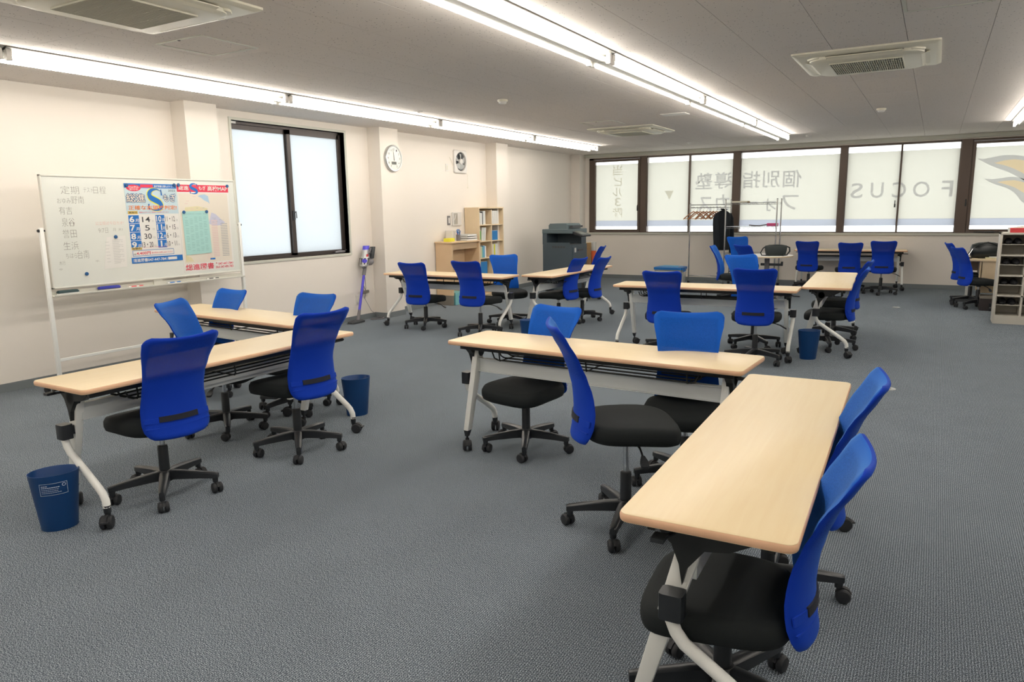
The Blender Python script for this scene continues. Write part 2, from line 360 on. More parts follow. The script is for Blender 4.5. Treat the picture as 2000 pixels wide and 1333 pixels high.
# columns on the left wall
for i, (y0, y1, xf) in enumerate(((5.00, 5.39, -6.71), (8.03, 8.43, -6.71), (11.13, 11.53, -6.71), (14.62, 14.9, -6.72))):
    struct(box('trim_%d' % (i+1), 'wall', (XL, y0, 0), (xf, y1, H)), 'cream wall column')
# skirting
m = MB(); zb = .075; t = .012
segs = [(YF, 5.00, XL), (5.00, 5.39, -6.71), (5.39, 8.03, XL), (8.03, 8.43, -6.71), (8.43, 11.13, XL), (11.13, 11.53, -6.71), (11.53, 14.62, XL), (14.62, 14.9, -6.72)]
for y0, y1, x in segs: m.box(x, x+t, y0, y1+(t if x > -6.8 else 0), 0, zb)
for y0 in (5.00, 8.03, 11.13, 14.62): m.box(XL+t, -6.71, y0-t, y0, 0, zb)
for y1 in (5.39, 8.43, 11.53): m.box(XL+t, -6.71, y1, y1+t, 0, zb)
struct(m.build('baseboard_left', 'base'))
struct(box('baseboard_back', 'base', (-6.7, YB-t, 0), (XR, YB, zb)))
# fascia over the windows, sill below
m = MB(); m.box(-6.72, XR, YB-.05, YB, 2.585, H); m.box(-6.72, XR, YB-.065, YB, H-.018, H-.004)
struct(m.build('trim_5', 'trimw'), 'narrow putty coloured fascia above the back windows')
m = MB(); m.box(BX0-.05, XR, YB-.035, YB+.02, .945, .985); struct(m.build('trim_6', 'trimw'), 'putty coloured sill under the back windows')

# ---- left window (window_1)
w = struct(empty('window_1'), 'sliding window with two figured glass sashes in dark frames')
m = MB(); c = .035
m.box(XL-.19, XL+.012, WY0-.03, WY0, WZ0-.03, WZ1+.03).box(XL-.19, XL+.012, WY1, WY1+.03, WZ0-.03, WZ1+.03)
m.box(XL-.19, XL+.012, WY0, WY1, WZ0-.03, WZ0).box(XL-.19, XL+.012, WY0, WY1, WZ1, WZ1+.03)
m.build('casing', 'trimw', w)
m = MB(); xa, xb = XL-.15, XL-.07
m.box(xa, xb, WY0, WY1, WZ0, WZ0+.022).box(xa, xb, WY0, WY1, WZ1-.03, WZ1).box(xa, xb, WY0, WY0+.018, WZ0, WZ1).box(xa, xb, WY1-.04, WY1, WZ0, WZ1)
m.build('frame', 'dkbrown', w)
for (y0, y1, xo) in ((WY0+.018, 6.66, -.13), (6.62, WY1-.04, -.095)):
    m = MB(); x0 = XL+xo; x1 = x0+.028; z0 = WZ0+.022; z1 = WZ1-.03; sl = .012 if xo == -.13 else .055
    m.box(x0, x1, y0, y0+sl, z0, z1).box(x0, x1, y1-(.05 if xo == -.13 else .03), y1, z0, z1).box(x0, x1, y0, y1, z0, z0+.03).box(x0, x1, y0, y1, z1-.055, z1)
    s_ = m.build('sash', 'dkbrown', w)
    box('pane', 'figglass', (x0+.010, y0+sl, z0+.03), (x0+.016, y1-.03, z1-.055), s_)
m = MB(); m.box(XL-.067, XL-.045, 6.635, 6.66, 1.42, 1.53); m.tube([(XL-.05, 6.647, 1.50), (XL-.02, 6.65, 1.52), (XL-.015, 6.65, 1.44)], .007, 6); m.build('crescent_lock', 'dgreyp', w)
box('sticker', 'paper', (XL-.069, 5.78, WZ1-.028), (XL-.067, 5.87, WZ1-.002), w)
t_ = empty('handheld_device', (XL-.03, 7.40, WZ0), 0, 'small dark handheld vacuum tool lying on the left window sill', 'tool')
MB().tube([(0,-.09,.02),(0,.02,.025),(0,.09,.022)], [.012,.02,.014], 8).build('body', 'greyp', t_, True)
MB().tube([(0,.09,.024),(0,.115,.045),(0,.13,.04)], .007, 6).build('nozzle', 'black', t_, True)

# ---- back windows
def wframe(n, x0, x1, panes, lbl, sash=False):
    """panes: list of (a, b); frame between"""
    w = struct(empty('window_%d' % n), lbl)
    m = MB(); ya, yb = YB-.005, YB+.11
    m.box(x0, x1, ya, yb, BZ1-.035, BZ1).box(x0, x1, ya, yb, BZ0, BZ0+.018)
    m.box(x0, panes[0][0], ya, yb, BZ0, BZ1).box(panes[-1][1], x1, ya, yb, BZ0, BZ1)
    m.build('frame', 'brown', w)
    if len(panes) == 2:
        mm_ = MB().box(panes[0][1], panes[1][0], ya+.02, yb-.02, BZ0+.01, BZ1-.02); mm_.build('meeting_stile', 'brown', w, bevel=.003)
    if sash:
        m = MB(); a, b = panes[0]; ys, yt = YB-.02, YB+.05
        m.box(a, a+.045, ys, yt, BZ0+.02, BZ1-.04).box(b-.045, b, ys, yt, BZ0+.02, BZ1-.04).box(a+.045, b-.045, ys, yt, BZ0+.02, BZ0+.065).box(a+.045, b-.045, ys, yt, BZ1-.085, BZ1-.04)
        m.build('sash', 'brown', w, bevel=.003)
    P = []
    for a, b in panes:
        g = box('pane', 'glass', (a-.005, YB+.040, BZ0), (b+.005, YB+.046, BZ1-.02), w)
        box('frosted_film', 'film', (a, YB+.036, 1.235), (b, YB+.0375, 2.425), g)
        box('film_band', 'filmstripe', (a, YB+.036, 1.115), (b, YB+.0375, 1.235), g)
        P.append(g)
    return w, P
def bplane(u, v, l=0): return (u, YB+.034-l, v)
def letters(parent, items, m='filmletter', name='film_lettering', bold=.0):
    """mirrored words as seen from inside: (text, x right edge, x left edge, z0, z1)"""
    t = TX(bplane)
    for body, xr, xl, z0, z1 in items: t.word(body, xr, xl, z0, z1, bold)
    return t.build(name, m, parent)
w2, p2 = wframe(2, BX0, -5.38, [(-6.52, -5.46)], 'outward opening sash with mirrored building notice, leftmost of the window band', True)
letters(w2, [('当', -5.87, -6.09, 2.19, 2.40), ('ビ', -5.88, -6.08, 1.97, 2.15), ('ル', -5.87, -6.09, 1.75, 1.93), ('3', -5.90, -6.04, 1.545, 1.72), ('階', -5.87, -6.08, 1.31, 1.51)], 'filmtan', bold=.012)
w3, p3 = wframe(3, -5.38, -3.47, [(-5.30, -4.43), (-4.39, -3.545)], 'two pane window with a small triangle and mirrored characters')
letters(w3, [('塾', -3.955, -4.29, 1.85, 2.18), ('導', -3.56, -3.91, 1.85, 2.18), ('ス', -3.93, -4.22, 1.41, 1.70), ('カ', -3.59, -3.87, 1.42, 1.74)], bold=.012)
TX(bplane).poly([(-4.93, 1.84), (-4.74, 1.84), (-4.83, 1.66)]).build('triangle_mark', 'filmtan', w3)
w4, p4 = wframe(4, -3.47, -1.545, [(-3.385, -1.61)], 'wide single pane window with three mirrored characters over kana')
letters(w4, [('指', -3.02, -3.35, 1.85, 2.17), ('別', -2.65, -2.97, 1.85, 2.17), ('個', -2.26, -2.60, 1.84, 2.17), ('フ', -2.30, -2.60, 1.42, 1.70)], bold=.012)
t = TX(bplane); t.rect(-3.34, -3.04, 1.545, 1.585).word('オ', -2.70, -2.95, 1.40, 1.64, .012); t.build('film_lettering', 'filmletter', w4)
w5, p5 = wframe(5, -1.545, .355, [(-1.475, -.625), (-.595, .275)], 'two pane window with the mirrored word FOCUS')
for ch, xr, xl in (('F', .215, .045), ('O', -.135, -.395), ('C', -.50, -.72), ('U', -.86, -1.07), ('S', -1.20, -1.40)):
    letters(w5, [(ch, xr, xl, 1.61, 1.885)], bold=.008)
w6, p6 = wframe(6, .355, 1.72, [(.46, 1.64)], 'outward opening sash with an orange and grey flame emblem, right of FOCUS', True)
def smooth_poly(pts, n=6):
    out = []; N = len(pts)
    for i in range(N):
        a, b, c, d = (Vector(pts[(i+k-1) % N]) for k in range(4))
        for j in range(n):
            t = j/n; out.append(tuple(.5*((2*b)+(-a+c)*t+(2*a-5*b+4*c-d)*t*t+(-a+3*b-3*c+d)*t**3)))
    return out
def ribbon(tx, pts_top, pts_bot, lift):
    n = len(pts_top); tx.m.add([tx.P(u, v, lift) for u, v in pts_top]+[tx.P(u, v, lift) for u, v in pts_bot], [(i, i+1, n+i+1, n+i) for i in range(n-1)])
def lin(tab, x):
    for (a, va), (b, vb) in zip(tab, tab[1:]):
        if x <= b: return va+(vb-va)*(x-a)/(b-a)
    return tab[-1][1]
tg = TX(bplane); to = TX(bplane)
for T_, B_, t_, b_, x0, xo in (
    ([(.53,2.235),(.64,2.225),(.76,2.25),(.90,2.275),(1.04,2.27),(1.18,2.245),(1.34,2.19),(1.62,2.05)], [(.53,2.235),(.62,2.18),(.72,2.12),(.84,2.06),(.98,2.0),(1.10,1.93),(1.30,1.80),(1.62,1.5)], [(.78,2.15),(.92,2.19),(1.06,2.20),(1.18,2.18),(1.62,1.97)], [(.78,2.15),(.92,2.11),(1.04,2.06),(1.18,1.98),(1.62,1.62)], .53, .78),
    ([(.66,1.895),(.78,1.885),(.90,1.90),(1.02,1.915),(1.12,1.91),(1.3,1.84),(1.62,1.70)], [(.66,1.895),(.74,1.84),(.84,1.79),(.98,1.74),(1.10,1.66),(1.22,1.50),(1.62,1.30)], [(.85,1.835),(.96,1.855),(1.08,1.86),(1.2,1.83),(1.62,1.62)], [(.85,1.835),(.98,1.79),(1.10,1.74),(1.2,1.67),(1.62,1.38)], .66, .85)):
    X_ = [x0+(1.62-x0)*k/40 for k in range(41)]
    tt = [lin(t_, x) if x > xo else (lin(T_, x)+lin(B_, x))/2 for x in X_]; bb = [lin(b_, x) if x > xo else (lin(T_, x)+lin(B_, x))/2 for x in X_]
    ribbon(tg, [(x, lin(T_, x)) for x in X_], list(zip(X_, tt)), 0); ribbon(tg, list(zip(X_, bb)), [(x, lin(B_, x)) for x in X_], 0)
    ribbon(to, list(zip(X_, tt)), list(zip(X_, bb)), 0)
tg.build('flame_emblem', 'filmletter', w6); to.build('flame_emblem_core', 'filmorange', w6)
w7, p7 = wframe(7, 1.72, 3.45, [(1.80, 2.56), (2.60, 3.38)], 'two pane frosted window beyond the flame emblem')
w8, p8 = wframe(8, 3.45, 5.2, [(3.52, 5.1)], 'single pane frosted window at the right end')
# thicker projecting mullions and window locks
for n, (x0, x1) in enumerate(((-5.44, -5.315), (-3.535, -3.395), (-1.60, -1.485), (.285, .45))):
    struct(MB().box(x0, x1, YB-.03, YB+.06, BZ0, BZ1).build('trim_%d' % (7+n), 'brown', None, bevel=.006), 'brown window post')
for x, ww in ((-5.50, w2), (-.66, w5), (.42, w6)):
    MB().tube([(x, YB-.03, 1.56), (x, YB-.05, 1.52), (x, YB-.05, 1.46)], .008, 6).box(x-.012, x+.012, YB-.035, YB+.03, 1.44, 1.50).build('lock_handle', 'black', ww)
# street outside
struct(box('trim_11', 'stone', (-16, YB+.3, -4.2), (16, YB+40, -4.0)), 'pale street below outside the windows')

# ------------------------------------------------------------ fluorescent lamps
def make_lamp():
    L = empty('fluorescent_lamp')
    hl = 1.262
    m = MB()
    prof = [(-.12, 0), (-.12, -.010), (-.040, -.032), (-.030, -.058), (.030, -.058), (.040, -.032), (.12, -.010), (.12, 0)]
    m.rings([[(x, y, z) for x, z in prof] for y in (-hl, hl)], True)
    m.build('reflector_housing', 'lamp_body', L)
    MB().prism([(-.030, -hl+.002), (.030, -hl+.002), (.030, hl-.002), (-.030, hl-.002)], -.068, -.058).build('ridge_cover', 'ridge', L)
    for s_ in (-1, 1):
        MB().tube([(s_*.080, -hl+.045, -.068), (s_*.080, hl-.045, -.068)], .0145, 10).build('tube', 'tube', L, True)
        for e_ in (-1, 1):
            MB().box(s_*.080-.018, s_*.080+.018, e_*(hl-.022)-.018, e_*(hl-.022)+.018, -.090, -.012).build('socket', 'fanw', L, bevel=.004)
    return L
lamp0 = make_lamp(); first = True
rows = [(-5.66, 'left', (12.95-1.27-2.54*k for k in range(6))), (-2.28, 'middle', (12.95-1.27-2.54*k for k in range(6))), (.95, 'right', (12.95-1.27-2.54*k for k in range(6)))]
onames = ['nearest the back windows', 'second from the back windows', 'third from the back windows', 'fourth from the back windows', 'fifth from the back windows', 'sixth from the back windows']
for x, nm, ys in rows:
    for k, y in enumerate(ys):
        o = lamp0 if first else copy_tree(lamp0); first = False
        o.location = (x, y, H)
        tag(o, 'twin tube ceiling lamp in the %s row, %s' % (nm, onames[k]), 'ceiling light', 'fluorescent lamps in three rows on the ceiling')

# ------------------------------------------------------------ air conditioners, hatches, detectors
def make_ac():
    A = empty('ceiling_air_conditioner')
    m = MB(); n = 40
    hw = .49
    m.rings([[(x, y, z) for x, y in rrect(w_, w_, .02)] for w_, z in ((hw, 0), (hw, -.012), (hw-.03, -.026))], True); m.build('panel', 'cream', A, True)
    m = MB(); m.rings([[(x, y, z) for x, y in rrect(w_, w_, r_)] for w_, r_, z in ((.39, .12, -.02), (.385, .12, -.045), (.365, .11, -.055))], True); m.build('centre_cover', 'cream', A, True)
    # suction grille
    m = MB().box(-.245, .245, -.245, .245, -.057, -.054); g = m.build('grille_backing', 'blacks', A)
    m = MB()
    for k in range(34):
        x = -.245+.49*k/33; m.box(x-.0035, x+.0035, -.245, .245, -.066, -.056)
    for k in range(6):
        y = -.245+.49*k/5; m.box(-.248, .248, y-.0025, y+.0025, -.065, -.056)
    m.build('grille', 'creamd', A)
    for k in range(4):
        mt = Matrix.Rotation(k*PI/2, 4, 'Z')
        MB().box(-.26, .26, .372, .392, -.03, -.018, mt).build('air_slot', 'blacks', A)
        MB().hexa([(-.25,.362,-.052),(.25,.362,-.052),(.25,.366,-.056),(-.25,.366,-.056)], [(-.25,.420,-.040),(.25,.420,-.040),(.25,.420,-.034),(-.25,.420,-.034)], mt).build('louvre', 'cream', A)
        mt2 = Matrix.Rotation(k*PI/2+PI/4, 4, 'Z')
        MB().rings([[(x, y+.475, z) for x, y in rrect(w_, .045, .03)] for w_, z in ((.06, -.022), (.05, -.038))], True, mt2).build('corner_cap', 'cream', A, True)
    return A
ac0 = make_ac()
for i, (x, y, l) in enumerate(((-3.90, 2.60, 'cream square ceiling air conditioner at the top left, nearest the camera'), (-.565, 6.72, 'cream square ceiling air conditioner at the upper right with dark grille'), (-4.03, 10.6, 'cream square ceiling air conditioner farthest back, between left and middle lamps'))):
    o = ac0 if i == 0 else copy_tree(ac0); o.location = (x, y, H); tag(o, l, 'air conditioner', 'air conditioners set in the ceiling')
    o.scale = (1.03, 1.05, 1)
def hatch(x, y, l):
    h = empty('ceiling_hatch', (x, y, H), 0, l, 'hatch')
    m = MB(); a = .235; m.box(-a,a,-a,-a+.02,-.006,0).box(-a,a,a-.02,a,-.006,0).box(-a,-a+.02,-a+.02,a-.02,-.006,0).box(a-.02,a,-a+.02,a-.02,-.006,0); m.build('frame', 'trimw', h)
    MB().box(-a+.024,a-.024,-a+.024,a-.024,-.004,0).build('door', 'ceil', h)
    MB().lathe([(.008,-.009),(.012,-.004)], 8, Matrix.Translation((0,-a+.01,-.002))).build('catch', 'greyp', h)
hatch(-4.45, 3.55, 'framed access hatch beside the nearest air conditioner')
hatch(-4.05, 9.55, 'framed access hatch in front of the farthest air conditioner')
hatch(-.03, 5.04, 'framed access hatch at the top right of the ceiling')
def detector(x, y, r, l):
    d = empty('smoke_detector', (x, y, H), 0, l, 'detector')
    MB().lathe([(r, 0), (r, -.016), (r*.92, -.022)], 20).build('base', 'cream', d, True)
    MB().lathe([(r*.78, -.022), (r*.75, -.034), (r*.55, -.044), (.002, -.046)], 20).build('sensor', 'fanw', d, True)
detector(-4.07, 6.9, .055, 'round ceiling heat detector between the left and middle lamp rows')
detector(-.68, 10.25, .055, 'round ceiling heat detector behind the right air conditioner')
for x, y, l in ((-5.33, 7.1, 'small flat white ceiling disc right of the left lamp row, nearest one'), (-5.41, 9.5, 'small flat white ceiling disc right of the left lamp row, farther one'), (-3.99, 13.4, 'small flat white ceiling disc near the windows left of the middle lamps'), (-1.95, 13.4, 'small flat white ceiling disc near the windows right of the middle lamps')):
    d = empty('ceiling_disc', (x, y, H), 0, l, 'sprinkler'); MB().lathe([(.05, 0), (.05, -.004), (.04, -.009)], 18).build('cover', 'fanw', d, True)
    MB().lathe([(.012, -.009), (.012, -.016)], 8).build('centre', 'fanw', d)
d = empty('ceiling_speaker', (-2.93, 9.2, H), 0, 'flat white square cover on the ceiling left of the middle lamps', 'cover'); MB().prism(rrect(.16, .11, .01, 2), -.008, 0).build('cover', 'fanw', d)
MB().prism(rrect(.14, .09, .01, 2), -.010, -.008).build('face', 'fanw', d)

# ------------------------------------------------------------ chairs
def interp(tab, z):
    for (a, va), (b, vb) in zip(tab, tab[1:]):
        if z <= b:
            t = (z-a)/(b-a); t = t*t*(3-2*t)*.5+t*.5; return va+(vb-va)*t
    return tab[-1][1]
BZB, BZT = .365, .908
WT = [(.365,.166),(.44,.178),(.52,.174),(.60,.164),(.68,.163),(.76,.174),(.84,.193),(.90,.205),(.935,.208)]
YC = [(.365,-.250),(.44,-.238),(.52,-.232),(.60,-.238),(.68,-.256),(.76,-.285),(.85,-.330),(.92,-.372),(.935,-.382)]
CV = [(.365,.034),(.47,.056),(.56,.056),(.75,.038),(.935,.022)]
def back_surf(u, v, off):       # u -1..1, v 0..1 ; off along +y
    z = BZB+(BZT-BZB)*v; w_ = interp(WT, z)
    r = .05; top = BZT-z; bot = z-BZB; e = 0
    if top < r: e = r-math.sqrt(max(0, r*r-(r-top)**2))
    if bot < r*1.1: rr = r*1.1; e = rr-math.sqrt(max(0, rr*rr-(rr-bot)**2))
    w_ -= e
    zz = z + (.012*u*u-.006)*v**6
    return (u*w_, interp(YC, z)+interp(CV, z)*u*u+off, zz)
def make_chair():
    c = empty('office_chair')
    # backrest
    nu, nv = 12, 22; vs = [0, .012, .03, .055, .09]+[.09+(.83*(i+1)/(nv-9)) for i in range(nv-10)]+[.945, .97, .988, 1.0]
    m = MB(); V = []; nU = nu+1
    for side, off in ((0, -.014), (1, .016)):
        for v in vs:
            for i in range(nU):
                u = -1+2*i/nu; u = math.sin(u*PI/2)*.25+u*.75
                edge = max(abs(u)**10, (1-min(1, v/.03))**2*.9, (1-min(1, (1-v)/.03))**2*.9)
                V.append(back_surf(u, v, off*(1-min(1, edge)*.75)))
    n = len(vs)*nU; F = []
    for j in range(len(vs)-1):
        for i in range(nu):
            a = j*nU+i; F.append((a, a+1, a+nU+1, a+nU)); b = n+a; F.append((b, b+nU, b+nU+1, b+1))
    for j in range(len(vs)-1):
        a = j*nU; F.append((a, a+nU, n+a+nU, n+a)); a = j*nU+nu; F.append((a, n+a, n+a+nU, a+nU))
    for i in range(nu):
        F.append((i, n+i, n+i+1, i+1)); a = (len(vs)-1)*nU+i; F.append((a, a+1, n+a+1, n+a))
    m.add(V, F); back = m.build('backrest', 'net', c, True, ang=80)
    back.data.materials.append(M['netlit'])
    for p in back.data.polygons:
        if min(p.vertices) >= n: p.material_index = 1  # front faces get the net colour that carries painted light
    # dark pocket band on the rear, fabric seam flaps either side
    def band(u0, u1, z0, z1, off, dz=0.0):
        mb = MB(); k = 8; pts = []
        for zz in (z0, z1):
            for i in range(k+1):
                u = u0+(u1-u0)*i/k; p = back_surf(u, (zz-BZB)/(BZT-BZB), -.014); pts.append((p[0], p[1]-off, p[2]))
        for zz in (z0, z1):
            for i in range(k+1):
                u = u0+(u1-u0)*i/k; p = back_surf(u, (zz-BZB)/(BZT-BZB), -.014); pts.append((p[0], p[1]+.003, p[2]))
        q = k+1; F = []
        for i in range(k): F += [(i, i+1, q+i+1, q+i), (i, 2*q+i, 2*q+i+1, i+1), (q+i, q+i+1, 3*q+i+1, 3*q+i)]
        F += [(0, q, 3*q, 2*q), (k, 2*q+k, 3*q+k, q+k)]
        return mb.add(pts, F)
    band(-.62, .52, .462, .490, .006).build('pocket_band', 'strap', back, True)
    band(-.96, .96, .430, .434, .002).build('seam', 'net', back, True)
    band(-.97, -.62, .458, .484, .002).build('side_flap', 'net', back, True); band(.52, .97, .458, .484, .002).build('side_flap', 'net', back, True)
    # seat
    def seat_ring(s_, z, n=36):
        out = []
        for i in range(n):
            a = 2*PI*i/n; ca, sa = math.cos(a), math.sin(a); e = .54
            x = .228*math.copysign(abs(ca)**e, ca); y = .215*math.copysign(abs(sa)**e, sa)
            x *= (1+.06*(y/.215)) ; wf = .018*max(0, y/.215)**2
            out.append((x*s_, y*s_+.015, z-wf*(s_ > .5)))
        return out
    MB().rings([seat_ring(*q) for q in ((.55,.378),(.90,.379),(.975,.388),(1.0,.410),(.995,.436),(.95,.456),(.85,.464),(.45,.461),(.05,.459))]).build('seat', 'seat', c, True, ang=70)
    m = MB(); m.prism(rrect(.10, .11, .02), .366, .388); m.box(-.025, .025, -.238, -.08, .370, .384); m.lathe([(.03,.345),(.03,.37)], 12)
    m.build('seat_plate', 'black', c)
    m = MB(); m.tube([(.05, .02, .372), (.17, .03, .355), (.235, .03, .335)], .005, 6); lv = m.build('height_lever', 'blacks', c, True)
    MB().rings([[(.225+d*.9, y+.03, .338-d*.5+z) for y, z in ((-w_, -.006), (w_, -.006), (w_, .006), (-w_, .006))] for d, w_ in ((0, .008), (.03, .018), (.055, .018), (.062, .010))]).build('lever_grip', 'black', lv)
    MB().lathe([(.0135, .15), (.0135, .368)], 12).build('gas_rod', 'chrome', c, True)
    MB().lathe([(.027, .10), (.0265, .265), (.024, .275), (.015, .277)], 14).build('column_sleeve', 'black', c, True)
    MB().lathe([(.030, .072), (.042, .078), (.043, .120), (.034, .136), (.026, .138)], 16).build('base_hub', 'black', c, True)
    leg = None
    for k in range(5):
        a = k*2*PI/5
        if leg is None:
            m = MB(); sec = []
            for x, w_, z0, z1 in ((.03,.025,.085,.134),(.10,.024,.086,.130),(.19,.020,.084,.120),(.262,.017,.080,.110),(.282,.013,.080,.106)):
                sec.append([(x, -w_, z0), (x, w_, z0), (x, w_*.95, z1-.006), (x, w_*.55, z1), (x, -w_*.55, z1), (x, -w_*.95, z1-.006)])
            m.rings(sec); m.lathe([(.015, .058), (.0165, .085)], 10, Matrix.Translation((.264, 0, 0)))
            leg = m.build('base_leg', 'black', c, True)
            m = MB()
            for s_ in (-1, 1):
                m.lathe([(.010, -.011), (.026, -.0095), (.0285, -.004), (.0285, .004), (.024, .011), (.004, .014)], 18, Matrix.Translation((.018, s_*.0145, .0285)) @ Matrix.Rotation(-s_*PI/2, 4, 'X'))
            # hood
            m.rings([[(.018+.0315*math.cos(t), y, .0285+.0315*math.sin(t)) for t in (R(20), R(55), R(90), R(125), R(160))]+[(.018+.023*math.cos(t), y, .0285+.023*math.sin(t)) for t in (R(160), R(125), R(90), R(55), R(20))] for y in (-.006, .006)])
            m.lathe([(.008, .045), (.008, .062)], 8)
            cs = m.build('caster', 'rubber', leg, True)
            cs.location = (.264, 0, 0); l = leg
        else:
            l = leg.copy(); C.objects.link(l)
            ch = leg.children[0].copy(); C.objects.link(ch); ch.parent = l
        l.rotation_euler.z = a; l.location = (0, 0, 0)
    return c
chair0 = make_chair(); used = [False]
LIFT = ('backrest', 'seat', 'seat_plate', 'height_lever', 'gas_rod')
def chair(x, y, deg, dz, ph, label, group):
    c = chair0 if not used[0] else copy_tree(proto_chair)
    used[0] = True
    c.location = (x, y, 0); c.rotation_euler.z = R(deg)
    k = 0
    for ch in c.children:
        nm = ch.name.split('.')[0]
        if nm in LIFT: ch.location.z = dz
        if nm == 'base_leg':
            ch.rotation_euler.z = ph-R(deg)+k*2*PI/5; k += 1
            ch.children[0].rotation_euler.z = rnd.uniform(-2.6, 2.6)
    tag(c, label, 'chair', group); return c
proto_chair = chair0
B = 'blue mesh office chair, '
GL, GM, GB, GR, GF = ('chairs around the front left tables', 'chairs around the front right tables', 'chairs around the back left tables', 'chairs around the back middle tables', 'chairs along the back wall')
CH = [
 (-3.54, 2.31, 81.9, .005, .583, B+'seen from behind, nearest the trash bin at the left tables', GL),
 (-3.44, 3.18, 83.6, .02, .50, B+'seen from behind at the right end of the left tables', GL),
 (-4.22, 3.26, -65, .01, .60, B+'seen edge on between the two left tables', GL),
 (-5.25, 3.88, 177, -.05, .09, B+'facing the camera behind the left table, nearer the whiteboard', GL),
 (-4.19, 3.86, 184, -.04, .95, B+'facing the camera behind the left table, nearer the vacuum cleaner', GL),
 (-1.09, 3.74, 196, .0, .0, B+'facing the camera squarely behind the centre table', GM),
 (-2.15, 3.87, 168.7, -.03, .142, B+'facing the camera behind the left half of the centre table', GM),
 (-1.18, 3.09, -58, .085, -.15, B+'turned sideways in front of the centre table, seat in full view', GM),
 (-.465, 2.75, 96, -.006, .35, B+'tucked under the right hand table, the farther of its two', GM),
 (-.46, 2.035, 96, -.06, -.14, B+'tucked under the right hand table, nearest the camera', GM),
 (-5.69, 7.58, 6.8, -.038, .253, B+'seen from behind at the back left table, left one of two', GB),
 (-4.71, 7.37, 1.8, .015, .20, B+'seen from behind at the back left table, right one of two', GB),
 (-4.86, 8.32, 222, -.009, .91, B+'facing the camera across the corner of the back left tables', GB),
 (-4.26, 8.6, 84, -.03, .2, B+'at the slanting back left table, nearer of two seen from behind', GB),
 (-4.09, 8.98, 88, -.041, .09, B+'at the slanting back left table, farther of two seen from behind', GB),
 (-5.06, 11.14, 99, -.018, .3, B+'alone by the copier, top showing over the back left table', GB),
 (-2.355, 7.31, 6, -.03, .26, B+'seen from behind at the back middle table, left one of two', GR),
 (-1.437, 7.19, 6.7, .029, -.441, B+'seen from behind at the back middle table, right one of two', GR),
 (-.91, 8.24, 90, -.053, -.07, B+'pushed under the short side table, the nearer of two', GR),
 (-.93, 8.97, 85, -.022, .8, B+'pushed under the short side table, the farther of two', GR),
 (-1.62, 8.0, 222, .065, .41, B+'facing the camera, behind the right chair of the back middle table', GR),
 (-2.91, 13.28, 215, .05, .2, B+'farthest of the overlapping row in front of the wire rack', GR),
 (-2.31, 11.57, -37, .015, .5, B+'with back to the camera left of the round table', GR),
 (-2.71, 11.69, -87, -.017, .3, B+'seen side on below the hanging black jacket', GR),
 (-1.93, 14.1, -1, -.033, .2, B+'leftmost of three at the table under the back windows', GF),
 (-1.25, 13.95, 5, -.045, .5, B+'middle one of three at the table under the back windows', GF),
 (-.73, 13.72, 4, -.004, .94, B+'rightmost of three at the table under the back windows', GF),
 (.52, 12.75, -76, .008, .1, B+'at the right hand beech desk, partly hidden, farther of two', 'chairs at the right hand desk'),
 (.60, 12.30, -66, -.03, .3, B+'at the right hand beech desk, nearer of two', 'chairs at the right hand desk'),
]
for a in CH: chair(*a)

